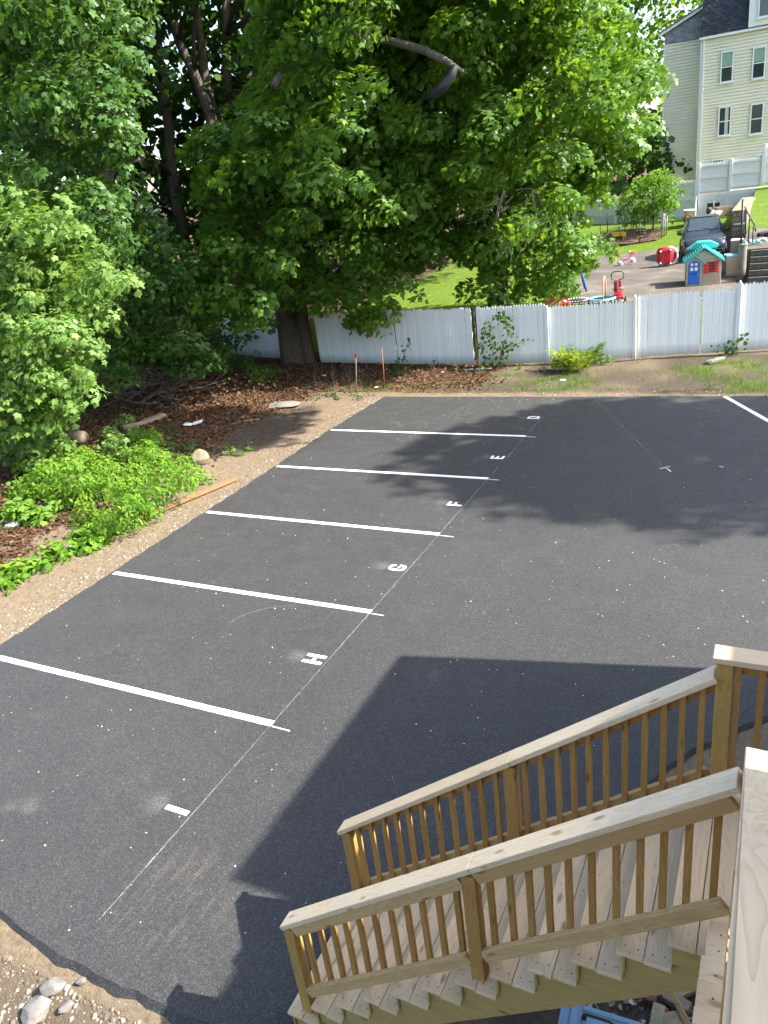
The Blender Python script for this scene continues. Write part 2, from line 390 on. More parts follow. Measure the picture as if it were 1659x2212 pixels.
def mat_leaf(name, c0, c1, c2, tr, trf=.40, rough=.55, spec=.22):
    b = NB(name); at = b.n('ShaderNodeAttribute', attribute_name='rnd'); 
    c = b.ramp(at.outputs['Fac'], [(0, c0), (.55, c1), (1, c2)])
    b.t.nodes.remove(b.p); d = b.n('ShaderNodeBsdfDiffuse'); b.l(c, d.inputs[0])
    t = b.n('ShaderNodeBsdfTranslucent'); tc = b.mix(.7, c, tr); b.l(tc, t.inputs[0])
    mx = b.n('ShaderNodeMixShader'); mx.inputs[0].default_value = trf
    b.l(d.outputs[0], mx.inputs[1]); b.l(t.outputs[0], mx.inputs[2])
    if spec > .15:
        g = b.n('ShaderNodeBsdfGlossy'); g.inputs['Roughness'].default_value = rough; g.inputs[0].default_value = (.8, .85, .8, 1)
        m2 = b.n('ShaderNodeMixShader'); lw = b.n('ShaderNodeLayerWeight'); lw.inputs[0].default_value = .35
        b.l(b.math('MULTIPLY_ADD', lw.outputs['Fresnel'], spec*.22, spec*.03), m2.inputs[0]); b.l(mx.outputs[0], m2.inputs[1]); b.l(g.outputs[0], m2.inputs[2]); mx = m2
    b.l(mx.outputs[0], b.out.inputs[0]); return b.m
LEAF_A = mat_leaf('leaf_maple', (.046, .115, .020), (.082, .180, .024), (.165, .275, .030), (.30, .50, .028))
LEAF_L = mat_leaf('leaf_maple_pale', (.085, .17, .040), (.14, .25, .055), (.21, .32, .065), (.33, .52, .06))
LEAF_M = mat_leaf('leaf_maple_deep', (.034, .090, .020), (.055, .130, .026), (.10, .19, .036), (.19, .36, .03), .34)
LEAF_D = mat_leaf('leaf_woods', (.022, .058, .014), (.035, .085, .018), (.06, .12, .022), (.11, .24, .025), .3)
LEAF_S = mat_leaf('leaf_shrub', (.055, .14, .018), (.125, .25, .025), (.22, .36, .04), (.30, .52, .03), .38)
LEAF_V = mat_leaf('leaf_vine', (.03, .075, .02), (.045, .105, .024), (.075, .15, .03), (.12, .26, .03))
LEAF_Y = mat_leaf('leaf_fern', (.14, .22, .02), (.22, .32, .03), (.31, .38, .045), (.36, .45, .03), .42)
LEAF_B = mat_leaf('leaf_dead', (.055, .030, .018), (.115, .066, .038), (.21, .13, .078), (.20, .10, .05), .2, .8, .1)
GRASS = mat_leaf('grass_blade', (.06, .12, .018), (.10, .18, .025), (.16, .25, .04), (.22, .38, .03), .35, .6, .2)
LAWN = mat_leaf('lawn_blade', (.10, .18, .008), (.165, .26, .010), (.23, .32, .014), (.32, .45, .012), .4, .6, .2)
def mat_bark(name, c0, c1):
    b = NB(name); v = b.coord('Object', (9, 9, 1.6)); n1 = b.noise(v, 1.5, 6, .65, .4); v2 = b.coord('Object'); n2 = b.noise(v2, 1.3, 4)
    c = b.ramp(n1, [(.3, c0), (.62, c1)]); c = b.mix(b.math('MULTIPLY', n2, .3), c, (.10, .11, .07)); b.col(c); b.bump(n1, .9, .05); return b.set(.9, 0, .15)
BARK = mat_bark('bark', (.035, .026, .02), (.13, .10, .08)); BARK_L = mat_bark('bark_pale', (.06, .052, .045), (.19, .17, .15))
TWIG = simple('twig', (.14, .105, .08), .9, var=.35, scale=9); TWIG_P = simple('twig_pale', (.21, .17, .125), .9, var=.25)
FENCE_W = None
def mat_fence():
    b = NB('fence_paint'); v = b.coord('Object', (1, 1, 1)); oi = b.n('ShaderNodeObjectInfo')
    vs_ = b.coord('Object', (18, 18, .9)); st = b.noise(vs_, 1.3, 5, .65); n = b.noise(v, 3, 5)
    c = b.mix(oi.outputs['Random'], (.76, .78, .77), (.85, .86, .84))
    c = b.mix(b.math('MULTIPLY', b.ramp(st, [(.45, (0, 0, 0)), (.75, (1, 1, 1))]), .55), c, (.58, .59, .58))
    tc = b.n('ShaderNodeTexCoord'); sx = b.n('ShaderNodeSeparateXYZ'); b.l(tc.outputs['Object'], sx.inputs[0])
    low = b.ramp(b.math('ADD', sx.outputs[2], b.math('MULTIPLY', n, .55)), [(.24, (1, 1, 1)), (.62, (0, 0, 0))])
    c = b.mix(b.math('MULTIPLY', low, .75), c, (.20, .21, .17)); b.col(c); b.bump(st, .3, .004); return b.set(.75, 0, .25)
FENCE_W = mat_fence()
FENCE_F = simple('far_fence_vinyl', (.74, .73, .74), .6, var=.05)
WALL_W = simple('white_masonry', (.68, .68, .70), .8, var=.10, scale=3)
ROCK = simple('rock', (.17, .155, .14), .9, var=.3, scale=7); ROCK_T = simple('rock_tan', (.23, .185, .12), .9, var=.3, scale=9)
CONC = simple('concrete', (.17, .155, .135), .9, var=.25, scale=5)
BLACK = simple('black_plastic', (.018, .018, .02), .5); RUBBER = simple('tyre_rubber', (.02, .02, .02), .8); DARKM = simple('dark_metal', (.03, .03, .034), .5, .3)
PL_RED = simple('plastic_red', (.58, .018, .028), .38, var=.06); PL_MAR = simple('plastic_maroon', (.30, .02, .05), .4); PL_PINK = simple('plastic_pink', (.75, .16, .33), .4)
PL_ORG = simple('plastic_orange', (.72, .12, .03), .4); PL_YEL = simple('plastic_yellow', (.80, .45, .015), .4); PL_BLUE = simple('plastic_blue', (.018, .13, .52), .38, var=.06)
PL_LBL = simple('plastic_sky_blue', (.16, .48, .68), .4); PL_TEAL = simple('plastic_teal', (.055, .46, .42), .45, var=.08); PL_TAN = simple('plastic_tan', (.43, .35, .26), .55, var=.07)
PL_WHT = simple('plastic_white', (.78, .77, .75), .4); PL_CORAL = simple('plastic_coral', (.80, .20, .14), .4); PL_GRY = simple('plastic_grey', (.30, .30, .30), .5)
CAR = simple('car_paint', (.052, .062, .078), .22, .55, .6, var=.04); CHROME = simple('chrome', (.6, .6, .6), .2, .9)
GLASS = simple('dark_glass', (.035, .05, .055), .06, 0, .8, var=.2); LAMPG = simple('lamp_glass', (.62, .58, .52), .12, 0, .6)
TERRA = simple('terracotta', (.42, .21, .10), .8); CARD = simple('cardboard', (.40, .27, .15), .8); STEELB = simple('blue_steel', (.27, .44, .62), .45, .0, .5, var=.10, scale=4)
BRICK = simple('brick_red', (.27, .10, .075), .9, var=.35, scale=14); BLOCKT = simple('brick_tan', (.37, .31, .19), .9, var=.25, scale=16)
TIE = simple('timber_tie', (.10, .088, .075), .9, var=.35, scale=6); BLOCK = simple('retaining_block', (.19, .155, .12), .9, var=.3, scale=6)
PAPER = simple('white_paper', (.80, .80, .80), .7)
CURT = simple('curtain', (.55, .52, .52), .8); BLIND = simple('blind', (.24, .36, .30), .6)
TRIM = simple('trim_white', (.80, .79, .77), .5, var=.04); SHROOF = None
def mat_siding(name, c):
    b = NB(name); v = b.coord('Object'); n = b.noise(v, 1.2, 4); c2 = tuple(x*.9 for x in c); b.col(b.ramp(n, [(.3, c2), (.7, c)])); return b.set(.55, 0, .3)
SIDING = mat_siding('vinyl_siding', (.82, .76, .60))
def mat_shingle(name, c0, c1, sx, sz):
    b = NB(name); tc = b.n('ShaderNodeTexCoord'); sp = b.n('ShaderNodeSeparateXYZ'); b.l(tc.outputs['Object'], sp.inputs[0])
    cb = b.n('ShaderNodeCombineXYZ'); b.l(sp.outputs[0], cb.inputs[0]); b.l(sp.outputs[2], cb.inputs[1])
    br = b.n('ShaderNodeTexBrick'); br.inputs['Scale'].default_value = 1.0; br.inputs['Brick Width'].default_value = sx; br.inputs['Row Height'].default_value = sz
    br.inputs['Mortar Size'].default_value = .012; br.inputs['Color1'].default_value = (*c0, 1); br.inputs['Color2'].default_value = (*c1, 1); br.inputs['Mortar'].default_value = (*(x*.45 for x in c0), 1); br.inputs['Bias'].default_value = 0
    b.l(cb.outputs[0], br.inputs['Vector']); n = b.noise(tc.outputs['Object'], 9, 4)
    c = b.mix(b.math('MULTIPLY', n, .35), br.outputs['Color'], tuple(x*.6 for x in c0)); b.col(c); b.bump(br.outputs['Fac'], -.4, .02) if False else None
    return b.set(.9, 0, .2)
SH_DARK = mat_shingle('shingle_dark', (.045, .05, .062), (.085, .092, .11), .30, .14); SH_GREY = mat_shingle('shingle_grey', (.22, .22, .25), (.30, .30, .33), .34, .15)
def mat_drive():
    b = NB('old_driveway'); v = b.coord('Object'); n1 = b.noise(v, .7, 6, .65); n2 = b.noise(v, 30, 3)
    c = b.ramp(n1, [(.3, (.065, .058, .052)), (.5, (.105, .093, .08)), (.72, (.20, .172, .14))]); c = b.mix(b.math('MULTIPLY', n2, .3), c, (.10, .09, .08)); b.col(c); b.bump(n2, .3, .01); return b.set(.9, 0, .2)
DRIVE = mat_drive()
MULCH = simple('mulch', (.11, .062, .042), .95, var=.45, scale=9)
# ------------------------------------------------------------------ terrain
def terrain():
    xs = np.concatenate([[-600, -300, -160, -100, -70, -50, -42, -36, -32], np.arange(-29, -19, .6), np.arange(-19, 4.01, .2), np.arange(5, 16, 1.0), [20, 28, 40, 60, 100, 200, 400]])
    ys = np.concatenate([[-200, -90, -40, -20, -10, -5], np.arange(-2, 4, .2), np.arange(4, 26, .25), np.arange(26, 50, .5), np.arange(50, 70, 2.0), [75, 85, 100, 130, 180, 260, 400, 700]])
    X, Y = np.meshgrid(xs, ys); Z = ground_h(X, Y)
    nx, ny = len(xs), len(ys); V = np.stack([X, Y, Z], -1).reshape(-1, 3)
    i = np.arange(ny-1)[:, None]*nx+np.arange(nx-1)[None]; i = i.ravel()
    me = np_mesh('ground', V, np.stack([i, i+1, i+nx+1, i+nx], 1), GROUND)
    x, y = V[:, 0], V[:, 1]
    nz = fbm(x*.8, y*.8, 11)
    # grass: lawns beyond the fence and a few tufts on the verge
    g = sst(25.2, 26.2, y)*sst(-19, -16, x)
    verge = sst(20.4, 20.9, y)*(1-sst(24.6, 25.4, y))
    def blob(cx, cy, rx, ry): return np.clip(1.25-((x-cx)/rx)**2-((y-cy)/ry)**2, 0, 1)
    gv = np.maximum.reduce([blob(-5.6, 21.6, 1.3, 1.1), blob(-1.2, 23.2, 1.6, 1.2), blob(-.4, 21.5, 1.4, .8), blob(1.5, 22.5, 2.5, 2), blob(-7.3, 22.3, .7, .5)])
    g = np.maximum(g, gv*verge*.42)
    # leaf litter: woods floor on the left and under the maple
    lit = (1-sst(-14.2, -12.7, x+1.6*(nz-.5)))*(1-sst(24.5, 26, y))
    lit = np.maximum(lit, (1-sst(-16.5, -15, x)))
    lit = np.maximum(lit, verge*(1-sst(-8.2, -6.9, x+nz))*.9)
    # dark soil; the first patch is mostly tree shade put into the colour
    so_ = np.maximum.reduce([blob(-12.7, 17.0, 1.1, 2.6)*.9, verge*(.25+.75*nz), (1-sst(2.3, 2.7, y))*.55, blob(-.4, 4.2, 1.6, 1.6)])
    ca = me.color_attributes.new('mask', 'FLOAT_COLOR', 'POINT')
    ca.data.foreach_set('color', np.stack([g, lit, so_, np.ones_like(g)], 1).astype(np.float32).ravel())
    me.polygons.foreach_set('use_smooth', np.ones(len(me.polygons), bool))
    return tag(data_obj('ground', me), kind='structure')
terrain()

# ------------------------------------------------------------------ parking lot
LOT = [(-10.66, -3.0), (-10.68, 6), (-10.70, 9.4), (-10.68, 12.4), (-10.74, 17.0), (-10.62, 20.05), (-5.4, 20.2), (-.16, 20.42), (7, 20.7), (7, 14), (2.2, 10.2), (.2, 7.82), (-.37, 7.19), (-.69, 6.71), (-1.08, 6.0), (-1.5, 5.0), (-1.9, 4.2), (-2.3, 2.75), (-3.3, 2.62), (-4.3, 2.60), (-5.0, 2.60), (-5.6, 2.64), (-6.3, 2.72), (-7.4, 2.62), (-9.0, 2.2), (-10.0, -3.0)]
def lot():
    r = random.Random(3); P = []
    for i, (x, y) in enumerate(LOT):
        x2, y2 = LOT[(i+1) % len(LOT)]; L = math.hypot(x2-x, y2-y); n = max(1, int(L/.12)); nxn, nyn = (y2-y)/L, -(x2-x)/L
        for k in range(n):
            t = k/n; j = .012*math.sin(9.1*(t*L)+i)+r.uniform(-.014, .014)
            P.append((x+(x2-x)*t+nxn*j, y+(y2-y)*t+nyn*j))
    bm = bmesh.new(); top = [bm.verts.new((x, y, 0)) for x, y in P]; f = bm.faces.new(top)
    if f.normal.z < 0: f.normal_flip()
    n = len(P); sk = []
    cx = [0]*n
    for i, (x, y) in enumerate(P):
        x0, y0 = P[i-1]; x1, y1 = P[(i+1) % n]; L = math.hypot(x1-x0, y1-y0) or 1
        ox, oy = -(y1-y0)/L, (x1-x0)/L      # outward (polygon is clockwise)
        near = 1 if y < 3.0 else 0; dark = .045+near*.09+r.uniform(0, .02+near*.03)
        sk.append(bm.verts.new((x+ox*dark, y+oy*dark, -.09-near*.11)))
    for i in range(n): bm.faces.new((top[i], top[(i+1) % n], sk[(i+1) % n], sk[i]))
    bmesh.ops.triangulate(bm, faces=[q for q in bm.faces if len(q.verts) > 4])
    bmesh.ops.recalc_face_normals(bm, faces=bm.faces)
    me = bpy.data.meshes.new('parking_lot'); bm.to_mesh(me); bm.free(); me.materials.append(ASPHALT)
    return tag(data_obj('parking_lot', me), kind='structure')
PLOT = lot()
def sheet(name, poly, z, mat, parent, smooth=False):
    return mesh_obj(name, [(x, y, z) for x, y in poly], [tuple(range(len(poly)))], mat, parent)
def stripe(x0, y0, x1, y1, wd, z=.004, name='stall_line', mat=PAINT):
    L = math.hypot(x1-x0, y1-y0); dx, dy = (x1-x0)/L, (y1-y0)/L; nx, ny = -dy*wd/2, dx*wd/2; n = max(2, int(L/.05)); r = random.Random(int(y0*100))
    a = []; c = []
    for k in range(n+1):
        t = k/n*L; j1, j2 = r.uniform(-.003, .003), r.uniform(-.003, .003)
        a.append((x0+dx*t+nx*(1+j1/wd*2), y0+dy*t+ny*(1+j1/wd*2), z)); c.append((x0+dx*t-nx*(1+j2/wd*2), y0+dy*t-ny*(1+j2/wd*2), z))
    V = a+c; Fc = [(i, n+1+i, n+2+i, i+1) for i in range(n)]
    return mesh_obj(name, V, Fc, mat, PLOT)
for x0, y in ((-10.70, 16.88), (-10.66, 14.14), (-10.65, 11.41), (-10.64, 8.65), (-10.60, 5.93)):
    stripe(x0+.02, y, -5.26, y, .105)
    stripe(-5.24, y-.045, -4.98+random.uniform(-.05, .05), y-.05, .018, name='chalk_tick')
stripe(-1.13, 20.32, 1.55, 15.4, .115)
def chalk_line(x0, y0, x1, y1, wd=.016): stripe(x0, y0, x1, y1, wd, .0065, 'chalk_line', CHALK)
chalk_line(-5.27, 3.0, -5.26, 18.6)
chalk_line(*[c for p in ((1284, 862), (1432, 1008)) for c in at_z(*p, 0)[:2]])
for p in (((1425, 1013), (1448, 1008)), ((1440, 1012), (1450, 1020)), ((1554, 1008), (1563, 1010))):
    a, b2 = at_z(*p[0], 0), at_z(*p[1], 0); stripe(a.x, a.y, b2.x, b2.y, .02, .0065, 'paint_mark')
for pts in (((488, 1352), (520, 1332), (560, 1318), (605, 1310), (640, 1309)),):
    for q0, q1 in zip(pts, pts[1:]):
        a, b2 = at_z(*q0, 0), at_z(*q1, 0); chalk_line(a.x, a.y, b2.x, b2.y, .012)
# stencilled bay letters, drawn on a 10 x 14 cell block alphabet; letter top points to -x, letter right to +y
GL = {'I': [[(3.4, 0, 6.6, 14)]],
      'H': [[(0, 0, 3, 14)], [(7, 0, 10, 14)], [(3, 5.7, 7, 8.3)]],
      'E': [[(0, 0, 3, 14)], [(3, 0, 9, 2.6)], [(3, 5.8, 8.2, 8.2)], [(3, 11.4, 9, 14)]],
      'F': [[(0, 0, 3, 14)], [(3, 5.8, 8.2, 8.2)], [(3, 11.4, 9, 14)]]}
def letter(ch, yc, xc=-5.475, h=.31, wd=.21):
    V = []; Fc = []
    def put(poly):
        b0 = len(V)
        for u, v in poly: V.append((xc+h/2-v/14*h, yc-wd/2+u/10*wd, .005))
        Fc.append(tuple(range(b0, len(V))))
    def arc_strip(outer, inner):
        for i in range(len(outer)-1): put([outer[i], outer[i+1], inner[i+1], inner[i]])
    if ch in GL:
        for (q,) in GL[ch]: put([(q[0], q[1]), (q[2], q[1]), (q[2], q[3]), (q[0], q[3])])
    elif ch == 'D':
        o = [(0, 0), (5.5, 0), (8, .6), (9.5, 2.5), (10, 5), (10, 9), (9.5, 11.5), (8, 13.4), (5.5, 14), (0, 14), (0, 0)]
        i = [(3, 2.5), (5, 2.5), (6.2, 2.9), (6.9, 4), (7.1, 5.5), (7.1, 8.5), (6.9, 10), (6.2, 11.1), (5, 11.5), (3, 11.5), (3, 2.5)]; arc_strip(o, i)
    elif ch == 'G':
        o = [(10, 9.3), (9.7, 11.4), (8.6, 13.2), (6.6, 14), (3.6, 14), (1.5, 13.2), (.4, 11.4), (0, 9), (0, 5), (.4, 2.6), (1.5, .8), (3.6, 0), (6.8, 0), (8.8, .8), (9.8, 2.6), (10, 4.6), (10, 7)]
        i = [(7.1, 9.3), (7, 10.4), (6.4, 11.3), (5.8, 11.5), (4.3, 11.5), (3.5, 11.1), (3.1, 10.2), (3, 8.8), (3, 5.2), (3.1, 3.8), (3.5, 2.9), (4.3, 2.5), (5.8, 2.5), (6.6, 2.9), (7, 3.8), (7.1, 4.8), (7.1, 5.2)]
        arc_strip(o, i); put([(5.2, 5.0), (7.1, 5.0), (7.1, 7), (5.2, 7)])
    o = mesh_obj('stall_letter', V, Fc, PAINT, PLOT)
    o['label'] = 'white stencilled bay letter '+ch
    bm = bmesh.new(); bm.from_mesh(o.data)
    for f in bm.faces:
        f.normal_update()
        if f.normal.z < 0: f.normal_flip()
    bm.to_mesh(o.data); bm.free()
    ov = mesh_obj('overspray', [(xc-h*.85, yc+.01, .003)]+[(xc-h*(.85+dx), yc+dy, .003) for dx, dy in ((-.27, -.13), (-.27, .02), (-.25, .15), (.15, .21), (.6, .17), (.85, .02), (.6, -.15), (.15, -.19))], [(0, k, k % 8+1) for k in range(1, 9)], SPRAY, PLOT)
    at = ov.data.attributes.new('rnd', 'FLOAT', 'POINT'); at.data.foreach_set('value', [.75, .25, .75, .2, 0, 0, 0, 0, 0])
for ch, y in zip('DEFGHI', (18.32, 15.40, 12.77, 10.05, 7.30, 4.365)): letter(ch, y)
# petals, seed keys and grit dropped over the lot
def litter_flecks():
    n = 900; C = np.zeros((n, 3)); C[:, 0] = rng.uniform(-10.5, 1.5, n); C[:, 1] = rng.uniform(2.8, 20, n)**1.0; C[:, 2] = .008
    k = rng.random(n) < .35; C[k, 0] = rng.uniform(-10, -4, k.sum()); C[k, 1] = 20-rng.exponential(1.6, k.sum()).clip(0, 8)
    keep = (C[:, 1] > 6.2) | (C[:, 0] < -3.2); C = C[keep]; n = len(C)
    N = np.tile([0, 0, 1.0], (n, 1))+rng.normal(0, .2, (n, 3)); Tp = rng.normal(0, 1, (n, 3))
    m = mat_leaf('petal', (.62, .60, .52), (.72, .70, .64), (.62, .62, .10), (.5, .5, .3), .1, .8, .1)
    me = leaf_mesh('petal_litter', C, N, Tp, rng.uniform(.007, .021, n), 'wide', m); tag(data_obj('petal_litter', me), 'pale petals and specks strewn over the black asphalt', 'petals', kind='stuff')
litter_flecks()

# ------------------------------------------------------------------ neighbour's yard surfaces
dp = [hit(*p) for p in [(1195, 664), (1218, 640), (1240, 610), (1262, 580), (1300, 553), (1400, 543), (1478, 530), (1540, 512), (1600, 505), (1640, 560)]]
poly = [(-10.4, 28.55)]+[(p.x, p.y) for p in dp[:8]]+[(-1.2, 46.5), (3, 46.5), (3, 28.55)]
def drape(name, poly, lift, mat, step=.7):
    bm = bmesh.new(); vs = [bm.verts.new((x, y, 0)) for x, y in poly]; f = bm.faces.new(vs); f.normal_update()
    if f.normal.z < 0: f.normal_flip()
    xs = [p[0] for p in poly]; ys = [p[1] for p in poly]
    for lo, hi, no in ((min(xs), max(xs), (1, 0, 0)), (min(ys), max(ys), (0, 1, 0))):
        t = lo+step
        while t < hi:
            co = (t, 0, 0) if no[0] else (0, t, 0); bmesh.ops.bisect_plane(bm, geom=bm.verts[:]+bm.edges[:]+bm.faces[:], plane_co=co, plane_no=no); t += step
    for v in bm.verts: v.co.z = float(ground_h(v.co.x, v.co.y))+lift
    me = bpy.data.meshes.new(name); bm.to_mesh(me); bm.free(); me.materials.append(mat)
    return data_obj(name, me)
tag(drape('yard_driveway', poly, .03, DRIVE), kind='structure')
# raised upper drive on the right with its lawn bank
UD = tag(mesh_obj('upper_driveway', [(-1.62, 32.75, .9), (9, 32.75, .9), (9, 44, .9), (-1.62, 44, .9), (-1.62, 32.75, 2.02), (9, 32.75, 2.1), (9, 44, 2.5), (-1.62, 44, 2.2)],
     [(4, 5, 6, 7), (0, 1, 5, 4), (3, 0, 4, 7), (1, 2, 6, 5), (2, 3, 7, 6)], DRIVE), kind='structure')
def bank():
    xs = np.linspace(-1.75, 10, 30); ys = np.linspace(38.2, 49.5, 26); X, Y = np.meshgrid(xs, ys)
    t = sst(38.2, 49, Y); Z = 1.95+t*1.55+.05*X+(1-sst(-1.75, 3.8, X))*.0
    edge = 38.2+np.clip((X-(-1.75))*.75, 0, 6)     # diagonal front edge
    Y2 = edge+(Y-38.2)/(49.5-38.2)*(49.5-edge); t = (Y2-38.2)/11.3; Z = 2.12+.045*X+t*1.35
    V = np.stack([X, Y2, Z], -1).reshape(-1, 3); nx = 30
    i = (np.arange(25)[:, None]*nx+np.arange(29)[None]).ravel()
    me = np_mesh('lawn_bank', V, np.stack([i, i+1, i+nx+1, i+nx], 1), GROUND)
    ca = me.color_attributes.new('mask', 'FLOAT_COLOR', 'POINT'); ca.data.foreach_set('color', np.tile([1, 0, 0, 1], (len(V), 1)).astype(np.float32).ravel())
    me.polygons.foreach_set('use_smooth', np.ones(len(me.polygons), bool))
    return tag(data_obj('lawn_bank', me), kind='structure'), V.reshape(26, 30, 3)
BANK, BANKV = bank()
def grass_field(name, P, mat, label, size=(.06, .14), lean=.5, shape='blade'):
    P = np.asarray(P, float); n = len(P); S = rng.uniform(*size, n)
    Tp = np.stack([rng.normal(0, lean, n), rng.normal(0, lean, n), np.ones(n)], 1); N = rng.normal(0, 1, (n, 3)); N[:, 2] *= .2
    me = leaf_mesh(name, P, N, Tp, S, shape, mat); o = tag(data_obj(name, me), label, 'grass', kind='stuff'); return o
def scat(n, x0, x1, y0, y1, cond):
    x = rng.uniform(x0, x1, n); y = rng.uniform(y0, y1, n); k = cond(x, y); x, y = x[k], y[k]; return np.stack([x, y, ground_h(x, y)-.005], 1)
# verge tufts by the lot
def vg(x, y):
    def blob(cx, cy, rx, ry): return np.clip(1.2-((x-cx)/rx)**2-((y-cy)/ry)**2, 0, 1)
    m = np.maximum.reduce([blob(-5.7, 21.5, 1.35, 1.2), blob(-1.3, 23.0, 1.6, 1.3), blob(-.5, 21.4, 1.4, .9), blob(1.5, 22.5, 2, 2), blob(-7.5, 22.2, .6, .5), blob(-3.9, 20.8, .9, .3)*.8, blob(-10.9, 20.9, 1.3, .5)*.6])
    return (y > 20.5) & (rng.random(len(x)) < np.maximum(m, .10)*sst(.30, .62, fbm(x*1.6, y*1.6, 21)))
grass_field('landing_grass', scat(2600, -1.1, 1.6, 5.6, 8.4, lambda x, y: (y < 6.6+x*1.15+.35) & (y > 5.9+x*1.15-.9) & (fbm(x*2.5, y*2.5, 9) > .5)), GRASS, 'sparse grass tufts between the asphalt edge and the landing', (.05, .12), .6)
grass_field('verge_grass', scat(44000, -12.5, 2.2, 20.45, 24.6, vg), GRASS, 'short green grass tufts on the dirt verge before the fence', (.07, .17), .55)
dpoly = poly
def inside(px, py, poly):
    c = np.zeros(len(px), bool); n = len(poly)
    for i in range(n):
        x0, y0 = poly[i]; x1, y1 = poly[(i+1) % n]
        cond = ((y0 > py) != (y1 > py)) & (px < (x1-x0)*(py-y0)/((y1-y0) if abs(y1-y0) > 1e-9 else 1e-9)+x0); c ^= cond
    return c
grass_field('lawn_grass', scat(42000, -17, -3.5, 28, 48, lambda x, y: ~inside(x, y, dpoly)), LAWN, 'sunlit mown lawn behind the white picket fence', (.05, .10), .7)
u = rng.integers(0, 25, 9000); v = rng.integers(0, 29, 9000); a = rng.random((9000, 1)); b2 = rng.random((9000, 1))
bp = (BANKV[u, v]*(1-a)+BANKV[u, v+1]*a)*(1-b2)+(BANKV[u+1, v]*(1-a)+BANKV[u+1, v+1]*a)*b2
grass_field('bank_grass', bp, LAWN, 'sunlit grass on the bank beside the far house', (.05, .10), .7)
# dirt grit and fallen leaves along the woods edge
def dead_leaves():
    x = rng.uniform(-24, -6.6, 100000); y = rng.uniform(8, 25, 100000)
    m = (1-sst(-14.0, -12.4, x+1.5*(fbm(x*.8, y*.8, 11)-.5)))
    m = np.maximum(m, sst(20.7, 21.4, y)*(1-sst(-8.0, -6.8, x+fbm(x, y, 4)))*.9)
    m = m*(1-.9*np.clip(1.2-((x+12.7)/1.2)**2-((y-17)/2.7)**2, 0, 1))
    k = rng.random(len(x)) < m*.62; x, y = x[k], y[k]; n = len(x)
    C = np.stack([x, y, ground_h(x, y)+rng.uniform(.005, .05, n)], 1); N = np.tile([0, 0, 1.0], (n, 1))+rng.normal(0, .55, (n, 3)); Tp = rng.normal(0, 1, (n, 3))
    tag(data_obj('leaf_litter', leaf_mesh('leaf_litter', C, N, Tp, rng.uniform(.045, .10, n), 'wide', LEAF_B)), 'brown fallen leaves covering the woods edge', 'leaf litter', kind='stuff')
dead_leaves()
def gravel():
    n = 5200; x = -10.72-rng.exponential(.36, n); y = rng.uniform(4, 20, n)
    n2 = 2600; x = np.concatenate([x, rng.uniform(-7, -3.2, n2)]); y = np.concatenate([y, 2.45-rng.exponential(.5, n2)])
    n3 = 900; x = np.concatenate([x, rng.uniform(-10, 0, n3)]); y = np.concatenate([y, 20.45+rng.exponential(.5, n3)])
    C = np.stack([x, y, ground_h(x, y)+.004], 1); n = len(x); s = rng.gamma(2.0, .0045, n).clip(.004, .03)
    # four-sided chips
    base = np.array([(-1, -.8, -.3), (1, -.7, -.3), (.9, .9, -.3), (-.9, .8, -.3), (-.5, -.4, .6), (.5, -.4, .55), (.45, .5, .6), (-.5, .45, .5)])
    q = np.array([(4, 5, 6, 7), (0, 1, 5, 4), (1, 2, 6, 5), (2, 3, 7, 6), (3, 0, 4, 7)])
    th = rng.uniform(0, 6.28, n); c, sn = np.cos(th), np.sin(th)
    B = base[None]*s[:, None, None]; Vx = B[..., 0]*c[:, None]-B[..., 1]*sn[:, None]; Vy = B[..., 0]*sn[:, None]+B[..., 1]*c[:, None]
    V = np.stack([Vx, Vy, B[..., 2]], -1)+C[:, None]; Q = (q[None]+(np.arange(n)*8)[:, None, None]).reshape(-1, 4)
    m = mat_leaf('gravel_chip', (.10, .08, .06), (.17, .14, .105), (.32, .28, .23), (.3, .3, .3), 0.0, .9, .2)
    tag(data_obj('gravel', np_mesh('gravel', V.reshape(-1, 3), Q, m, np.repeat(rng.random(n), 8))), 'gravel chips scattered along the asphalt edges', 'gravel', kind='stuff')
gravel()
# ------------------------------------------------------------------ wooden stairs (lower flight runs along x, upper flight along y)
RISE, RUN, NT = .1907, .249, 11
Y0, Y1 = 2.846, 4.085
def tr_back(i): return -1.249+RUN*(i-7)
def tr_top(i): return RISE*i-.008
LAND = tr_top(12)
SLOPE = .766
def cap_z(x, x0=-2.917, z0=1.114): return z0+SLOPE*(x-x0)
S1 = thing('wooden_staircase', 'new pressure-treated wooden stair flight coming down to the asphalt', 'staircase', (-2.0, 3.45, 0))
def notch_stringer(y):
    # saw-tooth stringer
    pts = []
    for i in range(1, NT+2):
        xf = tr_back(i)-.255; zt = tr_top(i)-.028
        pts += [(xf, zt-RISE if i > 1 else .0), (xf, zt)]
    xe = .12
    pts += [(xe, tr_top(12)-.03), (xe, tr_top(12)-.42+SLOPE*(xe-tr_back(12)+.235)), (tr_back(1)-.0, -.03), (tr_back(1)-.255, -.03)]
    return prism('stringer', pts, y-.019, y+.019, W_STR, S1)
for y in (Y0+.055, (Y0+Y1)/2, Y1-.055): notch_stringer(y)
for i in range(1, NT+1):
    xb = tr_back(i); z = tr_top(i)
    j = random.uniform(-.006, .006)
    board('tread_board', (xb-.0695, Y0+j, z-.014), (xb-.0695, Y1, z-.014), .138, .028, W_TREAD, S1)
    board('tread_board', (xb-.2115, Y0-j, z-.014), (xb-.2115, Y1, z-.014), .138, .028, W_TREAD, S1)
    board('riser_board', (xb-.245, Y0+.018, z-.028-.075), (xb-.245, Y1-.018, z-.028-.075), .018, .145, W_STR, S1)
SCREW = DARKM
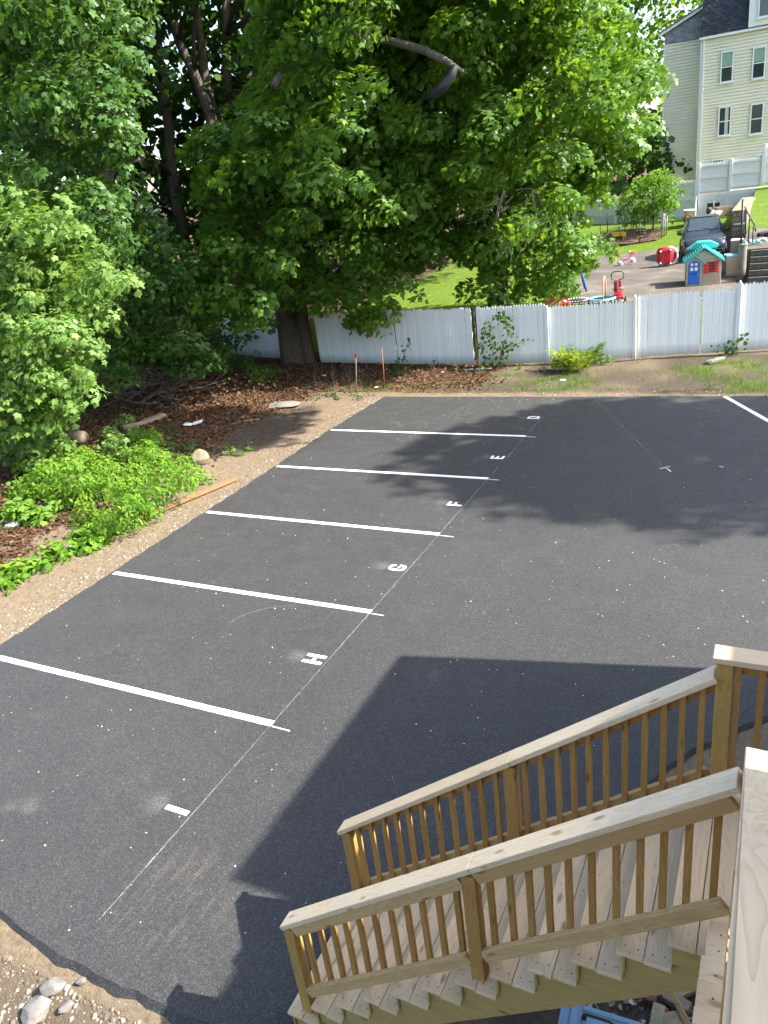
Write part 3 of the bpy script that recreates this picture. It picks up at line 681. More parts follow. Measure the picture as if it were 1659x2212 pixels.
def screws(parent, pts, name='screw'):
    V = []; Fc = []
    for p in pts:
        b0 = len(V)
        for k in range(6): V.append((p[0]+.0048*math.cos(k*1.047), p[1]+.0048*math.sin(k*1.047), p[2]+.0012))
        Fc.append(tuple(range(b0, b0+6)))
    o = mesh_obj('screw_heads', V, Fc, SCREW, parent); o['kind'] = 'stuff'; return o
sp = []
for i in range(1, NT+1):
    for y in (Y0+.055, (Y0+Y1)/2, Y1-.055):
        for dx in (-.04, -.10, -.175, -.245): sp.append((tr_back(i)+dx, y+random.uniform(-.01, .01), tr_top(i)))
screws(S1, sp)
def post(name, x, y, z0, z1, s=.089, mat=W_POST, parent=S1): return board(name, (x, y, z0), (x, y, z1), s, s, mat, parent, up=(0, 1, 0), bev=.004)
def rail_run(S, ax, f0, f1, side, cap_at, lat, posts, nb, zb):
    """one sloping railing of a flight. ax 'x' or 'y' is the run direction, lat the lateral centre, side -1/+1 = outer side"""
# near railing (outer side -y) and far railing (outer side +y)
def railing(yc, outer, x_off=0.0, dz=0.0):
    P = [(-2.872+x_off, .150+dz), (-1.388+x_off, 1.315)]
    for k, (x, z0) in enumerate(P):
        post('post', x, yc, z0, cap_z(x-.02)-.046+dz*0, mat=W_BAL if k else W_POST)
    # caps in two lengths
    xj = -1.372+x_off
    for a, b3 in ((-2.93+x_off, xj-.002), (xj+.002, -.012 if outer < 0 else -.18)):
        cy = yc+(.022 if outer < 0 else .0); up = (-SLOPE, 0, 1)
        board('cap_rail', (a, cy, cap_z(a)-.019-.0), (b3, cy, cap_z(b3)-.019), .14, .038, W_CAP, S1, up=up)
    spans = ((-2.822+x_off, -1.436+x_off), (-1.34+x_off, -.03 if outer < 0 else -.185))
    yo = yc+outer*.0255
    for a, b3 in spans:
        for nm, dz0, hgt, m in (('top_rail', -.092, .089, W_RAIL), ('bottom_rail', -.765, .089, W_RAIL)):
            board(nm, (a, yo, cap_z(a)+dz0), (b3, yo, cap_z(b3)+dz0), .038, hgt, m if outer < 0 else W_BAL if nm == 'top_rail' else W_RAIL, S1, up=(-SLOPE, 0, 1))
        n = 11; yb = yc-outer*.0135
        for i in range(n):
            x = a+(b3-a)*(i+.55)/n+.008*math.sin(i*5.1+yc)
            board('baluster', (x, yb, cap_z(x)-.81), (x, yb, cap_z(x)-.052), .036, .036, W_BAL, S1, up=(0, 1, 0), bev=.002)
railing(2.953, -1)
railing(3.935, 1, x_off=-.065)

S2 = thing('stair_landing', 'square wooden landing with guard rail joining the two stair flights', 'landing', (.4, 3.45, 0))
x = tr_back(12)-.28; k = 0
while x < 1.25:
    board('deck_board', (x+.07, Y0+.004*(k % 2), LAND-.014), (x+.07, Y1, LAND-.014), .138, .028, W_TREAD, S2); x += .143; k += 1
for y in (Y0+.11, Y1-.11): board('joist', (tr_back(12)-.2, y, LAND-.15), (1.22, y, LAND-.15), .038, .235, W_STR, S2)
for xx in (-.1, 1.18): board('joist', (xx, Y0+.08, LAND-.15), (xx, Y1-.08, LAND-.15), .038, .235, W_STR, S2)
for xx, yy in ((.22, Y1-.12), (1.1, Y1-.15), (1.1, Y0+.15)): post('leg_post', xx, yy, -.06, LAND-.03, .089, W_STR, S2)
post('post', -.136, 3.945, LAND, 3.297, parent=S2); post('post', 1.15, 3.945, LAND, 3.297, parent=S2)
board('cap_rail', (-.2, 3.95, 3.317), (1.25, 3.95, 3.317), .14, .038, W_CAP, S2)
board('top_rail', (-.09, 3.970, 3.25), (1.1, 3.970, 3.25), .038, .089, W_BAL, S2); board('bottom_rail', (-.09, 3.970, LAND+.10), (1.1, 3.970, LAND+.10), .038, .089, W_RAIL, S2)
for i in range(10):
    x = -.068+i*.122; board('baluster', (x, 3.932, LAND+.055), (x, 3.932, 3.294), .036, .036, W_BAL, S2, up=(0, 1, 0), bev=.002)
board('cap_rail', (1.165, Y0+.1, 3.317), (1.165, 3.87, 3.317), .14, .038, W_CAP, S2)
for i in range(8): board('baluster', (1.165, 2.98+i*.115, LAND+.055), (1.165, 2.98+i*.115, 3.294), .036, .036, W_BAL, S2, up=(1, 0, 0), bev=.002)

S3 = thing('upper_staircase', 'upper wooden stair flight beside the house with wide weathered handrail cap', 'staircase', (.5, 1.5, 0))
NY0 = 2.90; UX0, UX1 = -.10, 1.12
for i in range(1, 13):
    yn = NY0-RUN*(i-1); z = LAND+RISE*i
    for q, off in enumerate((.069, .211)):
        board('tread_board', (UX0+(i % 3)*.004, yn-off, z-.014), (UX1, yn-off, z-.014), .138, .028, W_TREAD, S3)
    board('riser_board', (UX0+.02, yn-.035, z-.105), (UX1-.02, yn-.035, z-.105), .018, .15, W_STR, S3)
screws(S3, [(UX0+.062, NY0-RUN*(i-1)-o3+random.uniform(-.01, .01), LAND+RISE*i) for i in range(1, 13) for o3 in (.07, .21)])
def cap2(y): return 3.45+SLOPE*(3.05-y)
for xs in (UX0+.055, UX1-.055):
    prism('stringer', [(0, 0)]*0+[(2.72, LAND-.05), (2.72, LAND+.12), (.1, LAND+.12+2.62*.766), (-.05, LAND+2.1), (-.05, LAND+1.85), (2.5, LAND-.13)], xs-.019, xs+.019, W_STR, S3, M=Matrix(((0, 1, 0, 0), (1, 0, 0, 0), (0, 0, 1, 0), (0, 0, 0, 1))))
PX = .042
post('post', PX, 2.985, LAND, cap2(2.985)-.045, parent=S3)
post('post', PX+.002, 1.50, LAND+RISE*6-.01, cap2(1.5)-.045, mat=W_BAL, parent=S3)
post('post', PX, .08, LAND+RISE*12, cap2(.08)-.045, parent=S3)
# cap with a clipped outer corner at its lower end
Lc = math.hypot(3.05-.02, cap2(.02)-cap2(3.05)); cv = []; cf = []
for z in (0, -.038):
    cv += [(0, 0, z), (0, .11, z), (.06, .14, z), (Lc, .14, z), (Lc, 0, z)]
cf = [(0, 1, 2, 3, 4)[::-1], (5, 6, 7, 8, 9)]+[(i, (i+1) % 5, (i+1) % 5+5, i+5) for i in range(5)]
M = Matrix.Translation((0, 3.05, cap2(3.05))) @ Matrix(((0, 1, 0, 0), (-1/math.hypot(1, SLOPE), 0, SLOPE/math.hypot(1, SLOPE), 0), (SLOPE/math.hypot(1, SLOPE), 0, 1/math.hypot(1, SLOPE), 0), (0, 0, 0, 1)))
co = mesh_obj('cap_rail', cv, cf, W_CAP, S3, M)
bm = bmesh.new(); bm.from_mesh(co.data); bmesh.ops.recalc_face_normals(bm, faces=bm.faces); bmesh.ops.bevel(bm, geom=list(bm.edges), offset=.004, segments=2, affect='EDGES'); bm.to_mesh(co.data); bm.free()
for a, b3 in ((2.93, 1.56), (1.44, .14)):
    for nm, dz0, xo in (('top_rail', -.092, .019), ('bottom_rail', -.80, .012)):
        board(nm, (xo, a, cap2(a)+dz0), (xo, b3, cap2(b3)+dz0), .038, .089, W_RAIL, S3, up=(0, SLOPE, 1))
    for i in range(11):
        y = a+(b3-a)*(i+.55)/11; board('baluster', (.055, y, cap2(y)-.84), (.055, y, cap2(y)-.052), .036, .036, W_BAL, S3, up=(1, 0, 0), bev=.002)
DK = LAND+RISE*12+.0
S4 = thing('upper_deck', 'high wooden deck at the head of the upper stair flight', 'deck', (1.2, -1.5, 0))
y = -.10
while y > -3.2:
    board('deck_board', (UX0, y, DK+.176), (3.85, y, DK+.176), .138, .028, W_TREAD, S4); y -= .143
for y in (-.1, -1.6, -3.1): board('joist', (UX0+.05, y, DK+.04), (3.85, y, DK+.04), .038, .235, W_STR, S4)
for xx, yy in ((.0, -.2), (.0, -3.0), (2.6, -3.0)): post('leg_post', xx, yy, -.15, DK+.16, .14, W_STR, S4)

# ------------------------------------------------------------------ the apartment house the stairs belong to (its shadow lies on the lot)
HS = thing('apartment_house', 'tall house behind the stairs whose shadow falls on the asphalt', 'house', (6, 4, 0))
H_SID = simple('house_siding', (.72, .70, .64), .7); H_ROOF = simple('house_roof', (.07, .07, .075), .9)
Hh = 7.0; ex = 3.25; m = .0; y0w, y1w = 5.45, 9.34
wing = [(ex, -.2), (ex, Hh), (ex+6.0, Hh-m*6.0), (ex+6.0, -.2)]
prism('wing_wall', wing, y0w, y1w, H_SID, HS)
main = [(3.92, -.2), (3.92, 6.93), (10.2, 6.93), (10.2, -.2)]
prism('main_wall', main, -7.0, y0w-.01, H_SID, HS)
prism('roof', [(3.85, 6.95), (3.85, 7.0), (7.0, 7.6), (10.4, 7.0), (10.4, 6.95)], -7.2, y0w-.02, H_ROOF, HS)
box('sun_block_roof', (3.05, .6, 7.55), (2.3, 4.0, .12), H_ROOF, HS, base=Matrix.Identity(4))  # unseen roof strip added to keep the sun off the upper handrail cap
for xx, yy in ((1.98, -1.3),): board('sun_block_post', (xx, yy, 4.7), (xx, yy, 7.5), .12, .12, TRIM, HS, up=(0, 1, 0))  # added prop for the sun-blocking strip
for yy in (-5, -2.2, 1.2, 4.2):
    w_ = box('window', (3.91, yy, 5.6), (.06, .9, 1.5), TRIM, HS, base=Matrix.Identity(4)); box('pane', (3.88, yy, 5.6), (.02, .76, 1.34), GLASS, w_, base=Matrix.Identity(4))

# ------------------------------------------------------------------ under the stairs
def cabinet():
    # pale blue steel chest standing under the stairs: lid seen from above, black bail handle along its back edge
    A = at_z(1236, 2166, .36); B = at_z(1392, 2214, .36); a = math.atan2(B.y-A.y, B.x-A.x)
    c = thing('steel_chest', 'pale blue steel chest with black bail handle under the stairs', 'chest', (A.x, A.y, -.06), a)
    box('body', (.45, -.30, .20), (.88, .58, .40), STEELB, c, .008)
    box('lid', (.45, -.30, .415), (.90, .60, .028), STEELB, c, .006)
    box('lid_rib', (.03, -.30, .435), (.05, .58, .014), STEELB, c, .004); box('lid_rib', (.48, -.02, .435), (.80, .035, .014), STEELB, c, .004); box('side_trim', (-.035, -.30, .25), (.07, .60, .34), STEELB, c, .006)
    ptube('bail_handle', [(.10, -.09, .432), (.10, -.095, .475), (.13, -.10, .49), (.28, -.10, .49), (.31, -.105, .475), (.31, -.11, .432)], .010, BLACK, c)
    for xx in (.10, .31): box('handle_bracket', (xx, -.09, .433), (.035, .03, .012), BLACK, c)
cabinet()
def brickobj(px, py, mat, label, s=(.19, .09, .057), rz=0, tilt=(0, 0), z=None, cat='brick', bev=.006):
    p = at_z(px, py, -.02)
    o = data_obj('brick' if cat == 'brick' else 'wood_offcut', box_mesh(*s, mat, bev), None, T(p.x, p.y, -.055+s[2]/2+(z or 0)) @ RZ(rz) @ RX(tilt[0]) @ RY(tilt[1]))
    return tag(o, label, cat)
brickobj(1408, 2140, BRICK, 'worn red brick lying on the soil under the stairs', rz=1.5)
brickobj(1420, 2196, BLOCKT, 'tan pitted brick nearest the blue chest', rz=1.55)
brickobj(1478, 2138, BLOCKT, 'tan brick lying askew beside the upper flight', rz=.85)
brickobj(1462, 2165, W_OLD, 'brown block of scrap wood between the bricks', (.20, .09, .07), rz=-.25, cat='wood')
brickobj(1468, 2182, W_RAIL, 'thin pale wood offcut leaning on the tan bricks', (.26, .05, .02), rz=-1.0, tilt=(.5, .1), z=.05, cat='wood')
brickobj(1450, 2200, BLOCKT, 'greenish flat paver chip by the wood offcut', (.15, .12, .03), rz=.5, cat='paver')
p = at_z(1438, 2178, -.02)
tag(rock('plastic_scrap', (p.x, p.y, -.03), (.022, .018, .014), PL_ORG, seed=4, sub=1), 'small orange plastic scrap among the bricks', 'scrap')
def chips():
    n = 420; x = rng.uniform(-.95, .1, n); y = rng.uniform(3.75, 5.0, n); C = np.stack([x, y, ground_h(x, y)+.012], 1)
    N = np.tile([0, 0, 1.0], (n, 1))+rng.normal(0, .6, (n, 3)); m = mat_leaf('wood_chip', (.20, .16, .12), (.36, .29, .22), (.55, .48, .40), (.2, .1, .1), 0.02, .8, .1)
    tag(data_obj('wood_chips', leaf_mesh('wood_chips', C, N, rng.normal(0, 1, (n, 3)), rng.uniform(.02, .06, n), 'wide', m)), 'dry leaves and wood chips on the soil under the stairs', 'wood chips', kind='stuff')
chips()
# ------------------------------------------------------------------ white picket fence at the back of the lot
_pk = {}
def picket_mesh(wd, h, mat, pt=.085, th=.019):
    k = (round(wd, 3), round(h, 2))
    if k in _pk: return _pk[k]
    a = wd/2; prof = [(-a, 0), (a, 0), (a, h-pt), (a*.62, h-pt*.42), (0, h), (-a*.62, h-pt*.42), (-a, h-pt)]
    n = len(prof); V = [(x, -th/2, z) for x, z in prof]+[(x, th/2, z) for x, z in prof]
    Fc = [tuple(range(n)), tuple(range(n, 2*n))[::-1]]+[((i+1) % n, i, i+n, (i+1) % n+n) for i in range(n)]
    me = bpy.data.meshes.new('picket'); me.from_pydata(V, [], Fc); me.update(); me.materials.append(mat); _pk[k] = me; return me
def fence_run(root, A, B, h, wd=.088, gap=.006, z0=.05, miss=(), posts=True, endpost=None, seed=0, rails=True):
    r = random.Random(seed); A = Vector((*A, 0)); B = Vector((*B, 0)); L = (B-A).length; d = (B-A)/L; ang = math.atan2(d.y, d.x)
    n = int(L/(wd+gap)); st = L/n
    for i in range(n):
        if i in miss: continue
        p = A+d*(st*(i+.5)); M = T(p.x+r.uniform(-.002, .002), p.y+r.uniform(-.006, .006), z0+r.uniform(-.014, .014)) @ RZ(ang) @ RY(r.gauss(0, .0025))
        data_obj('picket', picket_mesh(wd, h+r.choice((-.01, 0, .01)), FENCE_W), root, M)
    off = Vector((-d.y, d.x, 0))*.045
    if rails:
        for zz in (.35, 1.0, h-.3): board('rail', A+off+Vector((0, 0, z0+zz)), B+off+Vector((0, 0, z0+zz)), .045, .09, FENCE_W, root)
def fpost(root, p, h, off=-.03, s=.095):
    data_obj('post', picket_mesh(s, h, FENCE_W, .10, .09), root, T(p[0], p[1]+off, .0))
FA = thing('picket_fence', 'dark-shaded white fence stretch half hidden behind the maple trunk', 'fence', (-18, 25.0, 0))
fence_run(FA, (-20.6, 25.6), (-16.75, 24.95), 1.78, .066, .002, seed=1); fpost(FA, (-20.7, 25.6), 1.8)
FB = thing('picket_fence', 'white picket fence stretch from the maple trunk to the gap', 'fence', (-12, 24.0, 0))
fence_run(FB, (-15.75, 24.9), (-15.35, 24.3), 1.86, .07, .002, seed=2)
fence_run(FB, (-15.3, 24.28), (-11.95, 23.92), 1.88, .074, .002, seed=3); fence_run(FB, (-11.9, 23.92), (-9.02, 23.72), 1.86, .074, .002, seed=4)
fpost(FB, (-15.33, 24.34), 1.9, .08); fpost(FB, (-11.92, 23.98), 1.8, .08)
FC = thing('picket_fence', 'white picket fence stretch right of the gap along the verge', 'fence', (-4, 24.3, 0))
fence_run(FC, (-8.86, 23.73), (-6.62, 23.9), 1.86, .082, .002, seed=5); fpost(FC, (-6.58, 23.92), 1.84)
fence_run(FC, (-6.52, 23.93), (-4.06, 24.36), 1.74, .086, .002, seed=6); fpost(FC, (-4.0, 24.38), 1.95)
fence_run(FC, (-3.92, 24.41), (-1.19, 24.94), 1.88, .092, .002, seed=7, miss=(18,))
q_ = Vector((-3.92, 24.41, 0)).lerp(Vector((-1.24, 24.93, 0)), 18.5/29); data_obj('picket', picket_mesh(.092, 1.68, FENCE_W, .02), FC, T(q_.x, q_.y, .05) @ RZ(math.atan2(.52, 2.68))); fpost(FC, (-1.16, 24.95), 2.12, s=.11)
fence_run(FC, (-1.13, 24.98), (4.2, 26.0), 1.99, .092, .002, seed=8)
# rusty gap post
GP = thing('gap_post', 'thin rusty steel post standing in the fence gap', 'post', (-8.945, 23.78, 0)); 
ptube('tube', [(0, 0, 0), (0, 0, 1.9)], .018, simple('rust', (.14, .07, .035), .8), GP); box('hinge', (0, 0, 1.3), (.05, .03, .08), DARKM, GP)
# white pipe lying on the litter in front of the fence
a, b3 = hit(1000, 799, .03), hit(1062, 796, .03); tag(tube('plastic_pipe', [a, (a+b3)/2+Vector((0, 0, .01)), b3], .022, PL_WHT), 'thin white plastic pipe lying at the fence foot', 'pipe')
# ------------------------------------------------------------------ the neighbour's yard
YZ = 1.03
def wheel(parent, c, r, wd, axis='x', tyre=RUBBER, hub=PL_WHT, name='wheel'):
    R = RY(math.pi/2) if axis == 'x' else RX(math.pi/2)
    B = WM[parent] @ Matrix.Translation(c) @ R
    t = lathe(name, [(r*.6, -wd/2), (r*.94, -wd/2), (r, -wd*.3), (r, wd*.3), (r*.94, wd/2), (r*.6, wd/2)], tyre, parent, 20, B)
    lathe('hub', [(r*.15, -wd*.54), (r*.58, -wd*.5), (r*.58, wd*.5), (r*.15, wd*.54)], hub, t, 16, B); return t
# --- playhouse (front gable faces the camera)
def playhouse():
    R = thing('playhouse', 'tan plastic playhouse with teal roof, blue door and red shutters', 'playhouse', (-2.72, 31.35, YZ), math.radians(8))
    Wd, Dp, eh, ph = 1.19, 1.35, .86, 1.30; x0, x1 = -Wd/2, Wd/2
    wl = [(x0, 0), (x1, 0), (x1, eh), (.0, ph-.06), (x0, eh)]
    prism('wall', wl, 0, Dp, PL_TAN, R, WM[R])
    for i in range(9):     # moulded clapboard grooves
        z = .10+i*.125; hw = Wd/2-.03 if z < eh else (ph-.06-z)/(ph-.06-eh)*Wd/2-.02
        if hw > .05: box('clapboard', ((hw+.02)/2+.0 if z < .92 else 0, -.006, z), (hw-.02 if z < .92 else hw*2, .014, .105), PL_TAN, R, .006)
    # corner posts and sill
    for sx in (x0+.04, x1-.04): box('corner_post', (sx, -.012, eh/2), (.09, .03, eh), PL_TAN, R, .008)
    box('sill_band', (0, -.015, .03), (Wd+.02, .04, .06), PL_TAN, R, .008)
    # entrance bay
    box('door_jamb', (-.56, -.02, .45), (.06, .05, .9), PL_TAN, R, .01); box('door_jamb', (-.10, -.02, .45), (.06, .05, .9), PL_TAN, R, .01)
    gab = [(-.62, .78), (-.05, .78), (-.30, 1.02), (-.36, 1.02)]; prism('door_gable', [(-.60, .80), (-.08, .80), (-.33, 1.0)], -.04, 0, PL_TAN, R, WM[R])
    # door, arched top
    ar = [(-.525, .055), (-.135, .055), (-.135, .72)]+[(-.33+.195*math.cos(a), .72+.17*math.sin(a)) for a in np.linspace(0, math.pi, 9)[1:-1]]+[(-.525, .72)]
    d = prism('door', ar, -.05, -.01, PL_BLUE, R, WM[R])
    LIT = PL_WHT
    for cx, cz, w_, h_ in ((-.405, .60, .10, .12), (-.255, .60, .10, .12), (-.405, .765, .09, .09), (-.255, .765, .09, .09)):
        box('door_window', (cx, -.052, cz), (w_, .012, h_), LIT, d, .01, base=WM[R])
    box('door_rail', (-.33, -.065, .475), (.36, .03, .035), PL_BLUE, d, .008, base=WM[R]); box('letter_slot', (-.32, -.055, .41), (.12, .012, .03), BLACK, d, base=WM[R])
    for cx in (-.41, -.25): box('door_panel', (cx, -.053, .23), (.10, .014, .26), PL_BLUE, d, .006, base=WM[R])
    lathe('knob', [(.005, 0), (.022, .005), (.024, .02), (.005, .03)], PL_LBL, d, 10, WM[R] @ T(-.18, -.055, .40) @ RX(math.pi/2))
    # window and shutters
    wn = box('window', (.27, -.018, .62), (.21, .02, .38), simple('window_dark', (.06, .045, .03), .8), R)
    for z in (.50, .60, .72): box('window_bar', (.27, -.034, z), (.21, .02, .025), PL_RED, wn, base=WM[R])
    box('window_sill', (.27, -.03, .41), (.30, .04, .03), PL_TAN, R, .006)
    box('shutter', (.095, -.06, .62), (.15, .025, .42), PL_RED, R, .012, base=WM[R] @ T(0, 0, 0)); box('shutter', (.445, -.06, .63), (.10, .025, .42), PL_RED, R, .012)
    r = random.Random(2)
    for row in range(4):    # moulded stones
        x = -.03+(.03 if row % 2 else 0)
        while x < .50:
            w_ = r.uniform(.09, .16); box('stone', (x+w_/2, -.014, .105+row*.078), (w_-.015, .035, .064), PL_TAN, R, .014); x += w_
    # roof: two slopes with ribs, projecting gable over the door
    def slab(name, p, q, y0, y1, th, par):
        (xa, za), (xb, zb) = p, q; L = math.hypot(xb-xa, zb-za); nx, nz = -(zb-za)/L*th, (xb-xa)/L*th
        if nz < 0: nx, nz = -nx, -nz
        return prism(name, [(xa, za), (xb, zb), (xb+nx, zb+nz), (xa+nx, za+nz)], y0, y1, PL_TEAL, par, WM[R])
    e = .09; sl = (ph-eh)/(Wd/2)
    rl = slab('roof', (x0-e, eh-sl*e), (.0, ph), -.10, Dp+.08, .05, R); rr = slab('roof', (x1+e, eh-sl*e), (.0, ph), -.10, Dp+.08, .05, R)
    for k in range(9):
        t = (k+.6)/9; xx = x0-e+(Wd/2+e)*t; zz = eh-sl*e+sl*(Wd/2+e)*t
        box('roof_rib', (xx-.02, Dp/2-.01, zz+.06), (.03, Dp+.14, .03), PL_TEAL, rl, .006, base=WM[R])
        for q in range(8): box('shingle', (-xx-.005+.02, -.02+q*.18+(k % 2)*.07, zz+.055), (.055, .12, .022), PL_TEAL, rr, .004, base=WM[R])
    slab('door_roof', (x0-.06, .80), (-.31, 1.05), -.13, -.04, .04, R); slab('door_roof', (.06, .76), (-.31, 1.05), -.13, -.04, .04, R)
    # raised dormer ridge behind
    prism('roof_dormer', [(-.55, ph-.1), (-.2, ph+.13), (.25, ph+.13), (.55, ph-.02), (.50, ph-.10)], Dp*.62, Dp+.06, PL_TEAL, R, WM[R])
playhouse()
# --- dark grey SUV facing the camera
def suv():
    c = Vector((-3.27, 37.75, YZ)); R = thing('suv', 'dark grey compact suv parked behind the plastic playhouse', 'car', c, math.radians(8))
    # car local: front at y=0 facing -y, length 4.4, width 1.80
    st = [ # y, halfwidth low, halfwidth belt, z bottom, z belt(hood/deck), halfwidth roof, z roof
        (.00, .70, .72, .28, .62, .66, .70), (.10, .82, .84, .22, .74, .76, .84), (.35, .88, .88, .22, .88, .80, .96), (.9, .90, .90, .22, .98, .80, 1.06),
        (1.25, .90, .90, .22, 1.02, .76, 1.10), (1.45, .90, .90, .22, 1.04, .72, 1.22), (2.05, .90, .90, .22, 1.05, .62, 1.64), (2.6, .90, .90, .22, 1.06, .62, 1.70),
        (3.5, .90, .90, .22, 1.07, .61, 1.68), (4.1, .88, .88, .25, 1.05, .58, 1.58), (4.4, .82, .84, .32, .98, .64, 1.10)]
    V = []; Fc = []; n = 12
    for (y, a, b, z0, zb, rw, zr) in st:
        V += [(-a*.92, y, z0), (-a, y, z0+.12), (-b, y, (z0+zb)/2+.05), (-b*.98, y, zb-.04), (-(b*.98+(rw-b)*.12), y, zb), (-rw, y, zr-.05), (-rw*.8, y, zr),
              (rw*.8, y, zr), (rw, y, zr-.05), (b*.98+(rw-b)*.12, y, zb), (b*.98, y, zb-.04), (b, y, (z0+zb)/2+.05), (a, y, z0+.12), (a*.92, y, z0)]
    n = 14
    for i in range(len(st)-1):
        for k in range(n-1): Fc.append((i*n+k, (i+1)*n+k, (i+1)*n+k+1, i*n+k+1))
        Fc.append((i*n+n-1, (i+1)*n+n-1, (i+1)*n, i*n))
    Fc.append(tuple(range(n))); Fc.append(tuple((len(st)-1)*n+k for k in range(n))[::-1])
    body = mesh_obj('body', V, Fc, CAR, R, WM[R], True)
    bm = bmesh.new(); bm.from_mesh(body.data); bmesh.ops.recalc_face_normals(bm, faces=bm.faces); bm.to_mesh(body.data); bm.free()
    B = WM[R]
    # windshield over the raked face, side glass
    def pane(name, q, off=.008):
        q = [Vector(v) for v in q]; nn = (q[1]-q[0]).cross(q[2]-q[0]).normalized()
        return mesh_obj(name, [v+nn*off for v in q]+[v-nn*off for v in q], [(0, 1, 2, 3), (7, 6, 5, 4), (0, 4, 5, 1), (1, 5, 6, 2), (2, 6, 7, 3), (3, 7, 4, 0)], GLASS, R, B)
    pane('windshield', [(-.66, 1.40, 1.195), (.66, 1.40, 1.195), (.555, 2.04, 1.645), (-.555, 2.04, 1.645)], .012)
    pane('sunroof', [(-.42, 2.25, 1.69), (.42, 2.25, 1.69), (.42, 2.75, 1.715), (-.42, 2.75, 1.715)], .008)
    for s in (-1, 1):
        pane('side_window', [(s*.80, 1.7, 1.16), (s*.83, 2.55, 1.14), (s*.665, 2.5, 1.58), (s*.67, 2.1, 1.56)], .025); pane('side_window', [(s*.83, 2.65, 1.14), (s*.83, 3.5, 1.14), (s*.665, 3.4, 1.57), (s*.665, 2.6, 1.58)], .025)
        box('mirror', (s*1.0, 1.55, 1.12), (.22, .12, .16), CAR if s > 0 else BLACK, R, .03)
        hl = mesh_obj('headlight', [(s*.50, .13, .66), (s*.80, .22, .70), (s*.83, .42, .90), (s*.60, .28, .88), (s*.50, .05, .66), (s*.83, .10, .70), (s*.85, .40, .92), (s*.60, .20, .90)],
             [(4, 5, 6, 7), (0, 3, 2, 1), (0, 1, 5, 4), (1, 2, 6, 5), (2, 3, 7, 6), (3, 0, 4, 7)], LAMPG, R, B)
        box('fog_lamp', (s*.62, .03, .38), (.16, .06, .10), LAMPG, R, .02)
        for yy in (.85, 3.55): wheel(R, (s*.83, yy, .34), .345, .22, 'x', RUBBER, CHROME)
        board('roof_rail', B @ Vector((s*.56, 2.2, 1.74)), B @ Vector((s*.56, 3.9, 1.70)), .04, .04, BLACK, R)
        board('wiper', B @ Vector((s*.45-.1, 1.38, 1.20)), B @ Vector((s*.2-.25, 1.50, 1.285)), .015, .02, BLACK, R)
    box('grille', (0, .02, .60), (.92, .10, .16), BLACK, R, .02); box('lower_grille', (0, .02, .36), (1.0, .08, .18), BLACK, R, .02)
    box('bumper', (0, .0, .48), (1.5, .14, .08), CAR, R, .03); box('licence_plate', (0, -.05, .50), (.31, .02, .15), PL_WHT, R); box('badge', (0, -.035, .62), (.12, .02, .08), CHROME, R, .02)
suv()
# --- toys
def toy_car():
    p = hit(1436, 577); R = thing('toy_car', 'red toy coupe tipped on its side with wheels towards us', 'toy car', (p.x, p.y, YZ+.0), math.radians(10))
    B = WM[R]
    # body lies on its side: underside faces -y
    shell = lathe('body', [(.05, -.30), (.26, -.28), (.37, -.12), (.40, .05), (.38, .22), (.30, .34), (.05, .36)], PL_RED, R, 20, B @ T(0, .12, .40) @ Matrix.Diagonal((.92, .55, 1.15, 1)))
    for cx, cz in ((-.20, .16), (.22, .12), (-.20, .66), (.20, .70)): wheel(R, (cx, -.14, cz), .085, .07, 'x' if False else 'y', RUBBER, PL_WHT)
    box('underside', (0, -.08, .40), (.46, .05, .62), PL_RED, R, .02)
    V, Fc = tube_vf([(.22+.30*math.cos(a), .15, .40+.36*math.sin(a)) for a in np.linspace(-2.2, 2.2, 18)], .035, 8); mesh_obj('roof_hoop', V, Fc, PL_WHT, R, B, True)
    V, Fc = tube_vf([(.22+.30*math.cos(a), .45, .40+.36*math.sin(a)) for a in np.linspace(-2.2, 2.2, 18)], .035, 8); mesh_obj('roof_hoop', V, Fc, PL_WHT, R, B, True)
    lathe('roof', [(.02, 0), (.30, .0), (.31, .03), (.02, .06)], simple('plastic_clear_tan', (.55, .5, .45), .4), R, 20, B @ T(.5, .3, .40) @ RY(math.pi/2) @ Matrix.Diagonal((1.1, .7, 1, 1)))
toy_car()
def trike():
    p = hit(1350, 574); R = thing('kids_tricycle', 'pink and white kids tricycle with basket on the neighbouring driveway', 'tricycle', (p.x, p.y, YZ), math.radians(-70))
    wheel(R, (0, .32, .16), .16, .05, 'x', PL_WHT, PL_PINK, 'front_wheel')
    for s in (-1, 1): wheel(R, (s*.18, -.22, .10), .10, .05, 'x', PL_WHT, PL_PINK, 'rear_wheel')
    ptube('frame', [(0, .32, .16), (0, .27, .36), (0, .23, .58)], .02, PL_PINK, R); ptube('frame', [(0, .27, .34), (0, .0, .22), (0, -.2, .12)], .025, PL_PINK, R)
    ptube('handlebar', [(-.2, .17, .62), (-.12, .22, .60), (.12, .22, .60), (.2, .17, .62)], .018, PL_WHT, R)
    box('seat', (0, -.05, .30), (.2, .26, .06), PL_PINK, R, .03); box('basket', (0, .36, .52), (.20, .16, .14), PL_ORG, R, .02)
    for s in (-1, 1): box('pedal', (s*.10, .32, .12+.03*s), (.07, .06, .02), PL_PINK, R, .005)
trike()
